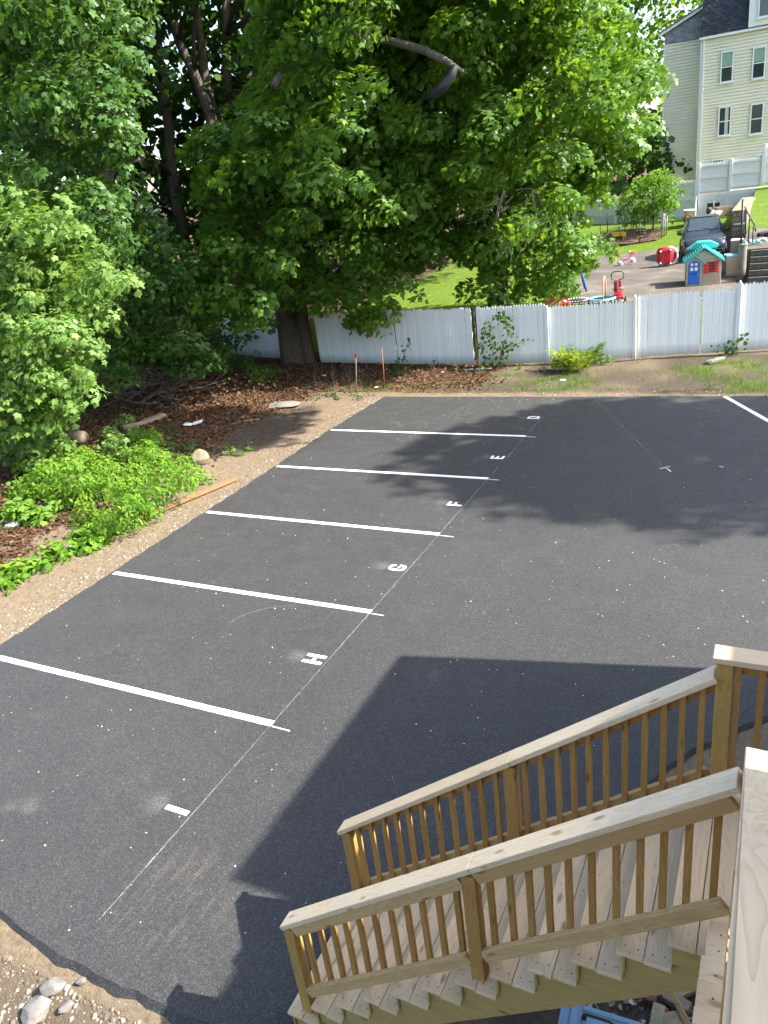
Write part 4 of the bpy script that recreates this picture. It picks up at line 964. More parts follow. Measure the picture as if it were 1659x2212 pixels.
def trampoline(px, py, r, pad, label, spring=False):
    p = at_z(px, py, YZ+.24); R = thing('mini_trampoline', label, 'trampoline', (p.x, p.y, YZ), .3, 'mini trampolines behind the picket fence')
    lathe('mat', [(.01, 0), (r*.78, 0), (r*.78, .006), (.01, .008)], BLACK, R, 28, WM[R] @ T(0, 0, .24))
    V = []; Fc = []; n = 32
    for k in range(n):
        a = 2*math.pi*k/n
        for rr, z in ((r*.76, .245), (r*.80, .275), (r, .275), (r*1.02, .235)): V.append((rr*math.cos(a), rr*math.sin(a), z))
    for k in range(n):
        for j in range(3): a, b = k*4+j, ((k+1) % n)*4+j; Fc.append((a, a+1, b+1, b))
    if not spring: mesh_obj('pad', V, Fc, pad, R, WM[R], True)
    else:
        ptube('rim', [(r*math.cos(a), r*math.sin(a), .25) for a in np.linspace(0, 6.2832, 33)], .022, BLACK, R)
        for k in range(26):
            a = 2*math.pi*k/26; c_, s_ = math.cos(a), math.sin(a); ptube('spring', [(r*.80*c_, r*.80*s_, .25), (r*.97*c_, r*.97*s_, .255)], .026, PL_WHT, R, 5)
    for k in range(6):
        a = 2*math.pi*k/6+.2; ptube('leg', [(r*.95*math.cos(a), r*.95*math.sin(a), .24), (r*.95*math.cos(a), r*.95*math.sin(a), 0)], .017, BLACK if spring else PL_BLUE, R)
    return R
trampoline(1244, 649, .47, BLACK, 'mini trampoline with white springs and black rim behind the fence', True)
RT = trampoline(1300, 645, .48, PL_LBL, 'mini trampoline with sky blue pad and tall orange handle')
ptube('handle', [(.0, -.46, .0), (.0, -.46, .75), (.02, -.42, .92), (.06, -.24, 1.03), (.12, -.02, .92), (.14, .05, .70), (.14, .1, .25)], .022, simple('handle_foam', (.70, .30, .18), .6), RT)
def push_trike():
    p = at_z(1335, 648, YZ+.12); R = thing('push_trike', 'maroon toddler push trike with black handle behind the fence', 'tricycle', (p.x, p.y, YZ), .25)
    box('body', (0, 0, .22), (.42, .34, .12), PL_MAR, R, .04); box('seat', (0, .05, .33), (.26, .26, .06), PL_RED, R, .02); b_ = box('backrest', (0, .18, .56), (.26, .05, .42), PL_MAR, R, .02)
    box('seat_belt', (0, .145, .55), (.05, .02, .36), PL_GRY, b_, base=WM[R])
    for s in (-1, 1): wheel(R, (s*.25, .10, .11), .11, .06, 'x', RUBBER, PL_RED)
    wheel(R, (0, -.30, .12), .12, .06, 'x', RUBBER, PL_RED); ptube('fork', [(0, -.30, .12), (0, -.22, .45), (-.0, -.2, .52)], .022, PL_RED, R); ptube('handlebar', [(-.2, -.2, .52), (.2, -.2, .52)], .018, BLACK, R)
    ptube('push_handle', [(-.0, .2, .4), (-.0, .26, .75), (-.19, .28, .80), (-.22, .30, .98), (-.12, .32, 1.05), (.12, .32, 1.05), (.22, .30, .98), (.19, .28, .80), (0, .26, .75)], .02, BLACK, R)
    box('tray', (.12, -.02, .48), (.16, .10, .16), PL_CORAL, R, .02)
push_trike()
def toy_slide():
    p = at_z(1192, 655, YZ+.3); R = thing('toy_slide', 'small coral and white plastic toy slide behind the fence', 'slide', (p.x, p.y, YZ), -.5)
    prism('chute', [(-.55, .05), (.35, .62), (.45, .62), (.45, .55), (-.5, 0)], -.22, .22, PL_WHT, R, WM[R])
    for s in (-1, 1): prism('side', [(-.58, .10), (.36, .72), (.48, .72), (.48, .5), (-.5, .0)], s*.24-.03, s*.24+.03, PL_CORAL, R, WM[R])
    for z in (.14, .32, .50): box('step', (.55, 0, z), (.14, .40, .05), PL_RED, R, .015)
    for s in (-1, 1): ptube('leg', [(.48, s*.2, .62), (.62, s*.22, 0)], .03, PL_ORG, R)
    lathe('arch_knob', [(.01, 0), (.09, .02), (.11, .10), (.08, .18), (.01, .2)], PL_TEAL, R, 14, WM[R] @ T(.40, .2, .70))
toy_slide()
def toy_mower():
    p = at_z(1217, 636, YZ+.15); R = thing('ride_on_toy', 'orange plastic ride-on toy car under the low branch', 'toy car', (p.x, p.y, YZ), .2)
    prism('body', [(-.38, .10), (.40, .10), (.42, .22), (.10, .34), (-.05, .52), (-.30, .55), (-.40, .35)], -.20, .20, PL_ORG, R, WM[R])
    for sx in (-.25, .27):
        for s in (-1, 1): wheel(R, (sx, s*.21, .12), .12, .07, 'y', RUBBER, PL_WHT)
    box('seat', (-.1, 0, .46), (.2, .26, .06), BLACK, R, .02); ptube('steering', [(.12, 0, .34), (.02, 0, .52)], .02, BLACK, R)
toy_mower()
def toy_truck():
    p = hit(1338, 519); R = thing('toy_dump_truck', 'yellow toy dump truck standing in the garden bed', 'toy truck', (p.x, p.y, p.z), .1)
    prism('tipper', [(-.30, .22), (.12, .22), (.22, .42), (-.42, .42)], -.17, .17, PL_YEL, R, WM[R]); box('cab', (.24, 0, .27), (.18, .28, .22), PL_YEL, R, .02); box('chassis', (0, 0, .16), (.62, .16, .08), BLACK, R)
    for sx in (-.2, .22):
        for s in (-1, 1): wheel(R, (sx, s*.16, .09), .09, .08, 'y', RUBBER, PL_YEL)
toy_truck()
def tipped_toys():
    p = at_y(1236, 535, 31.5); z = float(ground_h(p.x, p.y))
    R = thing('swing_toy', 'red and blue toddler climbing toy glimpsed through the leaves', 'toy', (p.x, p.y, z), .3); h = p.z-z
    for s in (-1, 1): ptube('leg', [(s*.5, .4, 0), (s*.1, 0, h)], .04, PL_BLUE, R); ptube('leg', [(s*.5, -.4, 0), (s*.1, 0, h)], .04, PL_BLUE, R)
    box('seat', (.1, 0, h-.1), (.5, .3, .22), PL_RED, R, .05); box('tray', (-.2, 0, h-.05), (.2, .2, .12), PL_BLUE, R, .03); box('panel', (.3, 0, h-.6), (.25, .2, .4), PL_ORG, R, .03)
tipped_toys()
# --- garden bed with wire fence
bp = [hit(*p) for p in ((1292, 530), (1345, 532), (1420, 520), (1432, 500), (1380, 497), (1300, 508))]
GB = tag(drape('garden_bed', [(p.x, p.y) for p in bp], .05, MULCH, .35), 'bare brown soil bed inside the wire garden fence', 'garden bed')
for v in GB.data.vertices: v.co.z += .16*(fbm(v.co.x*1.5, v.co.y*1.5, 31)-.3)
GF = thing('garden_fence', 'low wire garden fence on thin dark stakes round the soil bed', 'fence', bp[0])
stk = [hit(*p) for p in ((1297, 532), (1340, 531), (1382, 526), (1428, 516), (1432, 496), (1392, 490), (1350, 497), (1312, 503))]
for p in stk: tube('stake', [p, p+Vector((0, 0, 1.05))], .022, DARKM, GF, 6)
WIRE = simple('wire', (.20, .22, .20), .5, .6)
V = []; Fc = []
for a, b3 in list(zip(stk, stk[1:])):
    for k in range(7): tube_vf([a+Vector((0, 0, .08+k*.14)), b3+Vector((0, 0, .08+k*.14))], .004, 3, V, Fc, False)
    n = max(3, int((b3-a).length/.14))
    for k in range(n): q = a.lerp(b3, k/n); tube_vf([q+Vector((0, 0, .05)), q+Vector((0, 0, .95))], .003, 3, V, Fc, False)
o = mesh_obj('wire_mesh', V, Fc, WIRE, GF); o['kind'] = 'stuff'
g0 = hit(1432, 512); 
for k in range(3): tube('gate_slat', [g0+Vector((.07*k, .12*k, 0)), g0+Vector((.07*k+.02, .12*k, 1.2))], .03, PL_GRY, GF, 6)
# --- far white fence and painted wall
FY = 48.0
def far_panel(root, x0, x1, y0, y1, zb, h):
    d = Vector((x1-x0, y1-y0, 0)); L = d.length; ang = math.atan2(d.y, d.x); n = int(L/.14); V = []; Fc = []
    for i in range(n):
        x = (i+.5)*L/n; a = L/n*.495; b0 = len(V); pr = [(x-a, 0), (x+a, 0), (x+a, h-.08), (x, h), (x-a, h-.08)]
        for yy in (-.012, .012): V += [(px_, yy, z) for px_, z in pr]
        Fc += [tuple(range(b0, b0+5)), tuple(range(b0+5, b0+10))[::-1]]+[(b0+(k+1) % 5, b0+k, b0+k+5, b0+(k+1) % 5+5) for k in range(5)]
    M = T(x0, y0, zb) @ RZ(ang); o = mesh_obj('picket_panel', V, Fc, FENCE_F, root, M); o['kind'] = 'stuff'
    for z in (.12, h*.5, h-.2): data_obj('rail', box_mesh(L, .05, .10, FENCE_F), root, M @ T(L/2, -.04, z))
    for xx in (0.0, L): data_obj('post', box_mesh(.12, .12, h+.02, FENCE_F, .01), root, M @ T(xx, -.05, h/2))
FF = thing('far_fence', 'white fence stepping up the slope before the cream house', 'fence', (-6, FY, 2))
p0 = at_y(1318, 428, FY+2); far_panel(FF, -12.2, -9.3, FY+3.4, FY+1.6, p0.z-1.9, 1.85); far_panel(FF, -9.3, -6.9, FY+1.6, FY+.7, p0.z-1.75, 1.85); far_panel(FF, -6.9, -4.72, FY+.7, FY, 2.05, 1.95)
far_panel(FF, -4.6, -3.05, FY, FY, 3.26, 1.55); far_panel(FF, -3.02, -1.5, FY, FY, 3.34, 1.5); far_panel(FF, -1.46, 2.5, FY, FY+.2, 3.42, 1.95)
WW = thing('painted_wall', 'white painted masonry wall under the far fence', 'wall', (-3, FY, 1.5))
mesh_obj('wall_face', [(-5.9, FY+.15, 1.2), (1.5, FY+.15, 1.2), (1.5, FY+.15, 3.3), (-4.62, FY+.15, 3.26), (-4.62, FY+.15, 2.1), (-5.9, FY+.15, 2.05), (-5.9, FY+.45, 1.2), (1.5, FY+.45, 1.2), (1.5, FY+.45, 3.3), (-4.62, FY+.45, 3.26), (-4.62, FY+.45, 2.1), (-5.9, FY+.45, 2.05)],
    [(0, 1, 2, 3, 4, 5), (11, 10, 9, 8, 7, 6), (2, 8, 9, 3), (3, 9, 10, 4), (4, 10, 11, 5), (5, 11, 6, 0)], WALL_W, WW)
box('vent', (-5.4, FY+.12, 1.75), (.36, .06, .16), BLACK, WW, base=Matrix.Identity(4))
# --- retaining wall beside the car, upper steps, rails
RW = thing('retaining_wall', 'brown block retaining wall running back right of the car', 'wall', (-2.0, 42, YZ))
WX0, WX1, WYF = -2.30, -1.70, 38.9
box('core', ((WX0+WX1)/2, (WYF+.1+46.5)/2, YZ+.92), (WX1-WX0-.04, 46.5-WYF-.1, 1.84), BLOCK, RW, base=Matrix.Identity(4))
for r_ in range(9):
    off = (r_ % 2)*.10
    for x0, x1 in ((WX0, -2.10+off), (-2.10+off, WX1-.02)): data_obj('block', box_mesh(x1-x0-.012, .22, .195, BLOCK, .012), RW, T((x0+x1)/2, WYF+.10+random.uniform(-.008, .008), YZ+.10+r_*.205))
y = WYF+.3
while y < 46.3: data_obj('cap_stone', box_mesh(.66, .62, .08, ROCK_T, .02), RW, T(-2.0+random.uniform(-.015, .015), y, YZ+1.885)); y += .64
box('pipe_rail', (-2.0, WYF-.03, YZ+1.35), (.42, .05, .05), PL_WHT, RW, base=Matrix.Identity(4))
ST = thing('timber_steps', 'dark timber tie steps climbing to the upper driveway', 'steps', (0, 31.4, YZ))
for k in range(5):
    data_obj('tie', box_mesh(2.9, .32, .17, TIE, .01), ST, T(.25, 31.35+k*.30, YZ+.085+k*.195)); data_obj('tread_edge', box_mesh(2.9, .06, .03, CONC, .005), ST, T(.25, 31.20+k*.30, YZ+.185+k*.195))
PL = thing('stone_pillar', 'round grey concrete pillar at the foot of the timber steps', 'pillar', (-1.46, 31.75, YZ)); 
lathe('shaft', [(.155, 0), (.15, .5), (.145, 1.22), (.15, 1.26)], CONC, PL, 20, WM[PL]); lathe('cap', [(.16, 1.262), (.165, 1.30), (.05, 1.31)], CONC, PL, 20, WM[PL])
HR = thing('handrail', 'black iron handrail with tall post above the timber steps', 'handrail', (-1.2, 32.5, YZ))
pA = at_y(1600, 540, 33.5); pB = at_y(1605, 430, 33.5); tube('tall_post', [Vector((pA.x, 33.5, 2.0)), pB], .04, BLACK, HR)
for q in ((1613, 455, 515, 36), (1620, 470, 525, 35), (1628, 488, 545, 34)):
    a, b3 = at_y(q[0]-4, q[2], q[3]), at_y(q[0], q[1], q[3]); tube('baluster', [a, b3], .03, BLACK, HR, 6)
tube('top_rail', [at_y(1609, 447, 36.5), at_y(1614, 458, 36), at_y(1632, 490, 34), at_y(1632, 500, 33.9)], .03, BLACK, HR, 6)
# --- odds and ends by the wall
def crate(name, label, cat, px, py, s, mat, y=None, rz=0.0, z=None, lid=None):
    p = hit(px, py) if y is None else at_y(px, py, y)
    R = thing(name, label, cat, (p.x, p.y, p.z if z is None else z), rz)
    a, b_, h = s; th = min(a, b_)*.05
    box('bottom', (0, 0, .02), (a, b_, .04), mat, R)
    for sx in (-1, 1): box('side', (sx*(a/2-th/2), 0, h/2), (th, b_, h), mat, R, .004)
    for sy in (-1, 1): box('side', (0, sy*(b_/2-th/2), h/2), (a-2*th, th, h), mat, R, .004)
    if lid: box('lid', (0, 0, h+.02), (a*1.04, b_*1.04, .05), lid, R, .012)
    return R
def pot(label, px, py, r, h, mat, z=0.0):
    p = hit(px, py); R = thing('plant_pot', label, 'pot', (p.x, p.y, p.z+z), 0, 'pots stacked beside the car')
    lathe('pot', [(r*.72, 0), (r*.96, h*.82), (r*1.05, h*.82), (r*1.05, h), (r*.92, h), (r*.90, h*.86), (.05, h*.84)], mat, R, 22, WM[R])
pot('wide terracotta pot on the grass behind the car', 1489, 487, .34, .46, TERRA); pot('pale pot stacked on the terracotta pot', 1489, 487, .32, .34, PL_WHT, .465)
crate('storage_tote', 'tan storage bin with blue lid beside the stone pillar', 'bin', 1583, 596, (.52, .46, .72), PL_TAN, rz=.1, z=YZ, lid=PL_LBL)
crate('storage_tote', 'grey-blue stacked drawers beside the playhouse', 'bin', 1571, 588, (.30, .42, .62), simple('drawer_blue', (.20, .30, .34), .5), rz=.05, z=YZ, lid=PL_GRY)
crate('storage_tote', 'tall tan bin behind the stone pillar', 'bin', 1590, 572, (.48, .5, .95), PL_TAN, rz=.0, z=YZ, lid=PL_WHT)
crate('cardboard_box', 'open brown cardboard box by the painted wall', 'box', 1562, 466, (.75, .6, .45), CARD, y=45.5, rz=.3)
p = at_y(1545, 462, 45.2); RB = thing('rubbish_bag', 'white plastic bag slumped before the cardboard box', 'bag', p); rock('bag', p, (.36, .30, .26), PL_WHT, RB, seed=9)
p = at_y(1532, 458, 45.4); RB2 = thing('rubbish_bag', 'dark brown sack leaning on the painted wall', 'bag', p); rock('bag', p, (.2, .2, .3), simple('sack', (.12, .07, .06), .9), RB2, seed=12)
p = at_y(1541, 449, 46.5); SG = thing('wall_hatch', 'dark square hatch with white stake against the painted wall', 'hatch', p); box('panel', (0, 0, .0), (.62, .06, .5), BLACK, SG); box('stake', (.02, -.06, -.1), (.07, .05, .95), PL_WHT, SG)
p = hit(1488, 500); SP = thing('stone_heap', 'small heap of brown stones beside the car', 'stones', p)
for k in range(7): rock('stone', p+Vector((random.uniform(-.25, .25), random.uniform(-.3, .3), .08+random.uniform(0, .22))), (.17, .14, .10), ROCK_T, SP, seed=40+k, sub=1)
p = hit(1566, 586); TB = thing('frisbee', 'yellow and white plastic disc toy right of the playhouse', 'toy', (p.x-.25, p.y, YZ+.42)); lathe('disc', [(.01, .05), (.12, .05), (.15, .02), (.15, 0), (.01, 0)], PL_YEL, TB, 18, WM[TB]); lathe('rim', [(.155, .0), (.19, .0), (.19, .035), (.155, .03)], PL_WHT, TB, 18, WM[TB])
TBs = box('stand', (0, 0, -.21), (.05, .05, .42), PL_WHT, TB)
def heap(name, label, c, mats, n, spread, s, cat='clutter'):
    R = thing(name, label, cat, c); r = random.Random(len(label))
    for k in range(n):
        q = Vector(c)+Vector((r.uniform(-1, 1)*spread[0], r.uniform(-1, 1)*spread[1], s*.6+r.uniform(0, spread[2])))
        rock('item', q, (s*r.uniform(.6, 1.3), s*r.uniform(.5, 1.1), s*r.uniform(.4, .9)), mats[k % len(mats)], R, seed=k+len(label), sub=1, rz=r.uniform(0, 6))
heap('clutter_heap', 'jumble of small white and blue bottles on the upper driveway edge', (-.95, 34.0, 2.03), [PL_WHT, PL_GRY, PL_LBL, BLACK, PL_WHT, PL_TEAL], 16, (.55, .5, .12), .09)
TY = thing('tarp_roll', 'dark folded tarp lying on the upper driveway', 'tarp', (-.55, 36.3, 2.08)); V, Fc = tube_vf([(-1.1, 36.0, 2.14), (-.7, 36.5, 2.18), (-.1, 36.6, 2.16), (.2, 36.2, 2.15), (-.3, 35.9, 2.2), (-.9, 35.8, 2.14)], .10, 8); mesh_obj('roll', V, Fc, simple('tarp', (.045, .045, .05), .7), TY, None, True)
p = hit(1562, 556); rock('black_sack', (p.x, p.y, YZ+.1), (.35, .25, .12), BLACK, thing('rubbish_bag', 'flat black bag on the driveway between car and pillar', 'bag', (p.x, p.y, YZ)), seed=3)
# ------------------------------------------------------------------ cream clapboard house up the slope
NH = thing('neighbour_house', 'cream clapboard house with dark mansard roof and white windows', 'house', (-2, 57, 2))
HY = 55.0; HB, HT = 2.6, 11.22
def siding(name, x0, x1, y, zb, zt, course=.172):
    V = []; Fc = []; z = zb
    while z < zt-.01:
        z2 = min(z+course, zt); b0 = len(V); zm = z+(z2-z)*.80; V += [(x0, y-.055, z), (x1, y-.055, z), (x1, y-.02, zm), (x0, y-.02, zm), (x0, y, z), (x1, y, z), (x1, y, z2), (x0, y, z2), (x1, y, zm), (x0, y, zm)]
        Fc += [(b0, b0+1, b0+2, b0+3), (b0+4, b0+5, b0+1, b0), (b0+3, b0+2, b0+8, b0+9), (b0+9, b0+8, b0+6, b0+7)]; z = z2
    o = mesh_obj(name, V, Fc, SIDING, NH); o['kind'] = 'stuff'; return o
XC = -5.42
siding('clapboard_siding', XC, 4.0, HY, HB, HT); siding('clapboard_siding', -7.66, XC-.02, HY+1.5, HB, 11.5)
prism('house_wall', [(XC+.01, HB), (4, HB), (4, HT), (XC+.01, HT)], HY+.01, HY+9, SIDING, NH)
prism('ell_wall', [(-7.65, HB), (XC-.03, HB), (XC-.03, 12.9), (-7.65, 11.52)], HY+1.515, HY+8, SIDING, NH)
# grey shingled gable over the ell with white rake
mesh_obj('gable_shingles', [(-7.66, HY+1.47, 11.5), (XC-.03, HY+1.47, 11.42), (XC-.03, HY+1.47, 12.95), (-7.66, HY+1.47, 12.02), (-7.66, HY+1.50, 11.5), (XC-.03, HY+1.50, 11.42), (XC-.03, HY+1.50, 12.95), (-7.66, HY+1.50, 12.02)], [(0, 1, 2, 3), (7, 6, 5, 4), (0, 4, 5, 1), (3, 2, 6, 7)], SH_GREY, NH)
SHP = NB('shingle_piece'); oi_ = SHP.n('ShaderNodeObjectInfo'); SHP.col(SHP.ramp(oi_.outputs['Random'], [(0, (.20, .20, .23)), (1, (.33, .33, .36))])); SHP = SHP.set(.9, 0, .2)
for r_ in range(10):
    x = -7.66-(.17 if r_ % 2 else 0); z = 11.52+r_*.15
    while x < XC-.06:
        xa, xb = max(x, -7.66), min(x+.33, XC-.04)
        if xb-xa > .08 and z+.142 < 12.02+(xa+7.66)/2.21*.93: data_obj('shingle', box_mesh(xb-xa, .018, .142, SHP), NH, T((xa+xb)/2, HY+1.455, z+.071))
        x += .345
board('rake_board', (-8.0, HY+1.40, 12.02), (XC-.04, HY+1.40, 13.1), .16, .18, TRIM, NH); board('rake_board', (-8.0, HY+3, 12.12), (XC-.04, HY+3, 13.2), 3.4, .08, simple('ell_roof', (.10, .10, .11), .9), NH)
# mansard
mesh_obj('roof', [(XC-.08, HY-.12, HT+.12), (4.2, HY-.12, HT+.12), (4.0, HY+.85, HT+3.4), (XC+.02, HY+.85, HT+3.4), (XC-.08, HY+9, HT+.12), (4.2, HY+9, HT+.12), (4, HY+8, HT+3.4), (XC+.02, HY+8, HT+3.4)],
    [(0, 1, 2, 3), (4, 0, 3, 7), (5, 4, 7, 6), (1, 5, 6, 2), (3, 2, 6, 7)], SH_DARK, NH)
RF = NH.children[-1] if NH.children else NH
# raised shingle tabs over the mansard face
V = []; Fc = []; r = random.Random(5); rows = 22
for k in range(rows):
    t0 = k/rows; zz = HT+.12+3.28*t0; yy = HY-.12+.97*t0; x = XC-.05+(.15 if k % 2 else 0)
    while x < 1.5:
        if r.random() < .55:
            b0 = len(V); w_ = .16; V += [(x, yy-.03, zz), (x+w_, yy-.03, zz), (x+w_, yy+.035, zz+.145), (x, yy+.035, zz+.145), (x, yy, zz), (x+w_, yy, zz)]; Fc += [(b0, b0+1, b0+2, b0+3), (b0+4, b0+5, b0+1, b0)]
        x += .30
o = mesh_obj('shingle_tabs', V, Fc, SH_DARK, NH); o['kind'] = 'stuff'
board('gutter', (XC-.1, HY-.16, HT+.06), (4.2, HY-.16, HT+.06), .14, .13, TRIM, NH)
board('downspout', (XC+.16, HY-.09, HB), (XC+.16, HY-.09, HT), .11, .09, TRIM, NH); board('corner_board', (XC+.02, HY-.03, HB), (XC+.02, HY-.03, HT), .10, .05, TRIM, NH); board('corner_board', (-7.68, HY+1.47, HB), (-7.68, HY+1.47, 11.5), .06, .05, TRIM, NH)
def window(x0, x1, z0, z1, y=HY-.05, up=None, lo=None, name='window'):
    cx, cz, w_, h = (x0+x1)/2, (z0+z1)/2, x1-x0, z1-z0; I = Matrix.Identity(4)
    f = box(name, (cx, y-.02, cz), (w_, .05, h), GLASS, NH, base=I); b = .075
    for sx in (-1, 1): box('frame', (cx+sx*(w_/2-b/2), y-.055, cz), (b, .06, h), TRIM, f, .006, base=I)
    for sz in (-1, 1): box('frame', (cx, y-.055, cz+sz*(h/2-b/2)), (w_-2*b, .06, b), TRIM, f, .006, base=I)
    box('meeting_rail', (cx, y-.06, cz), (w_-2*b, .055, .055), TRIM, f, base=I); box('sill', (cx, y-.07, z0-.03), (w_+.10, .12, .06), TRIM, f, .008, base=I); box('head_trim', (cx, y-.05, z1+.025), (w_+.06, .08, .05), TRIM, f, base=I)
    if up: box('blind', (cx, y-.048, cz+h*.24), (w_-2*b, .008, h*.40), up, f, base=I)
    if lo: box('curtain', (cx+.10, y-.048, cz), (w_*.26, .008, h-2*b), lo, f, base=I)
window(-4.32, -3.62, 8.82, 10.43, up=BLIND); window(-2.64, -1.94, 8.75, 10.36, up=BLIND); window(-4.31, -3.59, 5.98, 7.57, lo=CURT); window(-2.58, -1.86, 5.85, 7.49); window(-.9, -.2, 8.7, 10.3, up=BLIND); window(-.85, -.15, 5.8, 7.4)
window(-4.55, -3.85, 3.2, 4.74); window(-2.2, -1.6, 3.2, 4.72)
DM = box('dormer', (-1.85, HY+.35, 12.9), (2.2, 1.3, 3.0), TRIM, NH, base=Matrix.Identity(4)); window(-2.5, -1.2, 11.75, 14.0, y=HY-.30)
# ------------------------------------------------------------------ trees
def poly_edge_dist(px, py, poly):
    d = np.full(len(px), 1e9); n = len(poly)
    for i in range(n):
        x0, y0 = poly[i]; x1, y1 = poly[(i+1) % n]; dx, dy = x1-x0, y1-y0; L2 = dx*dx+dy*dy
        t = np.clip(((px-x0)*dx+(py-y0)*dy)/L2, 0, 1); d = np.minimum(d, np.hypot(px-x0-t*dx, py-y0-t*dy))
    return d
def clump_centres(poly, spacing, dist, depth, layers, seed, drop=.10, fall=130, zmin=.35):
    r = np.random.default_rng(seed); xs = np.arange(min(p[0] for p in poly), max(p[0] for p in poly), spacing); ys = np.arange(min(p[1] for p in poly), max(p[1] for p in poly), spacing*.8)
    out = []
    for l in range(layers):
        X, Y = np.meshgrid(xs, ys); X = (X+r.uniform(-.6, .6, X.shape)*spacing).ravel(); Y = (Y+r.uniform(-.6, .6, Y.shape)*spacing).ravel()
        k = inside(X, Y, poly) & (r.random(len(X)) > drop); X, Y = X[k], Y[k]
        e = np.sqrt(np.clip(poly_edge_dist(X, Y, poly)/fall, 0, 1)); f = (l/(layers-1)*2-1) if layers > 1 else -1
        nz = fbm(X/85+seed, Y/65+seed*3, seed)-.5
        D = dist+depth*f*e+nz*depth*2.3*(1 if l == 0 else .6)+r.normal(0, .35, len(X))
        kk = (nz > -.085) | (l > 0) if layers > 2 else nz > -9
        for x, y, d in zip(X[kk], Y[kk], D[kk]):
            p = at_d(x, y, d); g = float(ground_h(p.x, p.y))
            if p.z > g+zmin: out.append((p.x, p.y, p.z, y, l))
    return np.array(out)
def clump_leaves(Cc, per, r, flat, size, seed, shape='maple', far=None, nup=.55, nnoise=.32):
    """leaves laid like shingles over flattened pads"""
    q = np.random.default_rng(seed); C = []; N = []; Tp = []; S = []; RN = []
    for (x, y, z, py, l) in Cc:
        off = py < -40; n = int(per*(.45 if off else 1)*(.8 if l > 0 else 1)*q.uniform(.75, 1.25)); rr = r*q.uniform(.7, 1.3); sz = size*(1.55 if off else 1)
        u = q.normal(0, 1, (n, 3)); u[:, 2] = np.abs(u[:, 2])*np.where(q.random(n) < .27, -.6, 1); u = unit(u)
        k = q.uniform(.55, 1.0, (n, 1))**.6
        ax = q.uniform(.75, 1.3); th = q.uniform(0, 3.14); c, s = math.cos(th), math.sin(th)
        e = u*k*rr; ex = (e[:, 0]*c-e[:, 1]*s)*ax; ey = (e[:, 0]*s+e[:, 1]*c)/ax; e = np.stack([ex, ey, e[:, 2]*flat-.22*(ex**2+ey**2)/rr], 1)
        C.append(np.array([x, y, z])+e); uh = u.copy(); uh[:, 2] = 0
        N.append(u*.75+np.array([0, 0, nup])+q.normal(0, nnoise, (n, 3))); Tp.append(uh*.8+np.array([0, 0, -.65])+q.normal(0, .4, (n, 3)))
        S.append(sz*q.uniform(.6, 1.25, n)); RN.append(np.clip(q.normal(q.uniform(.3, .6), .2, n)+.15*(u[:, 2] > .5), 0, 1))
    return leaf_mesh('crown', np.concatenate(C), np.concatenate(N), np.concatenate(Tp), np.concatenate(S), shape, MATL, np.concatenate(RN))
def limb_pts(a, b, sag, n=5, seed=0):
    r = random.Random(seed); a, b = Vector(a), Vector(b); L = (b-a).length; o = []
    for i in range(n+1):
        t = i/n; p = a.lerp(b, t); p.z += sag*L*math.sin(t*math.pi)*.35
        if 0 < i < n: p += Vector((r.uniform(-1, 1), r.uniform(-1, 1), r.uniform(-1, 1)))*L*.035
        o.append(p)
    return o
def tree(name, label, trunk_pts, rads, polys, dist, depth, spacing, layers, per, r, size, mat, seed, flat=.55, limbs=18, group=None, shape='maple', bark=BARK, zmin=.35, extra_trunks=(), cat='tree', drop=.10, limb_r=.11):
    global MATL
    MATL = mat
    R = thing(name, label, cat, trunk_pts[0], 0, group)
    V, Fc = tube_vf(trunk_pts, rads, 14); tr = mesh_obj('trunk', V, Fc, bark, R, None, True)
    for pts, rd in extra_trunks:
        V, Fc = tube_vf(pts, rd, 12); mesh_obj('trunk', V, Fc, bark, R, None, True)
    Cc = np.concatenate([clump_centres(p, spacing, dist, depth, layers, seed+i*7, drop, zmin=zmin) for i, p in enumerate(polys)])
    me = clump_leaves(Cc, per, r, flat, size, seed+3, shape); data_obj('crown', me, R)
    q = random.Random(seed); mids = [Vector(p) for p in trunk_pts[1:]]
    idx = q.sample(range(len(Cc)), min(limbs, len(Cc)))
    for j, i in enumerate(idx):
        b = Vector(Cc[i][:3]); a = min(mids, key=lambda m: (m-b).length+abs(m.z-(b.z-1.2)*.8)*.7)
        pts = limb_pts(a, b, .35, 5, seed+j); V, Fc = tube_vf(pts, [limb_r*(1-.85*t/5) for t in range(6)], 7); mesh_obj('limb', V, Fc, bark, tr, None, True)
    return R
def path_y(px, y): return [at_y(a, b, y+(k*.12)) for k, (a, b) in enumerate(px)]
def base_fix(pts): g = float(ground_h(pts[0].x, pts[0].y)); pts[0].z = min(pts[0].z, g-.05); return pts

# big maple in front of the fence
ptsA = base_fix(path_y([(640, 800), (634, 770), (622, 700), (608, 610), (592, 470), (588, 330), (600, 180), (625, 0), (660, -260)], 24.1))
secA = base_fix(path_y([(668, 792), (662, 750), (652, 690), (650, 620), (672, 500), (740, 360), (830, 250)], 24.3))
PA = [(395, 640), (430, 560), (470, 480), (460, 400), (425, 320), (520, 250), (575, 150), (560, 60), (575, -60), (600, -300), (900, -300), (960, 0), (930, 200), (950, 400), (940, 500), (890, 570), (850, 620), (848, 690), (805, 728), (775, 690), (770, 610), (715, 680), (650, 700), (640, 640), (575, 640), (570, 720), (520, 690), (470, 690), (430, 680)]
MA = tree('maple_tree', 'huge broad maple with thick furrowed trunk in front of the fence', ptsA, [.62, .50, .42, .38, .34, .30, .26, .20, .10], [PA], 27.2, 3.4, 53, 3, 150, .80, .20, LEAF_A, 11, extra_trunks=[(secA, [.34, .27, .24, .22, .18, .13, .08])], limbs=26)
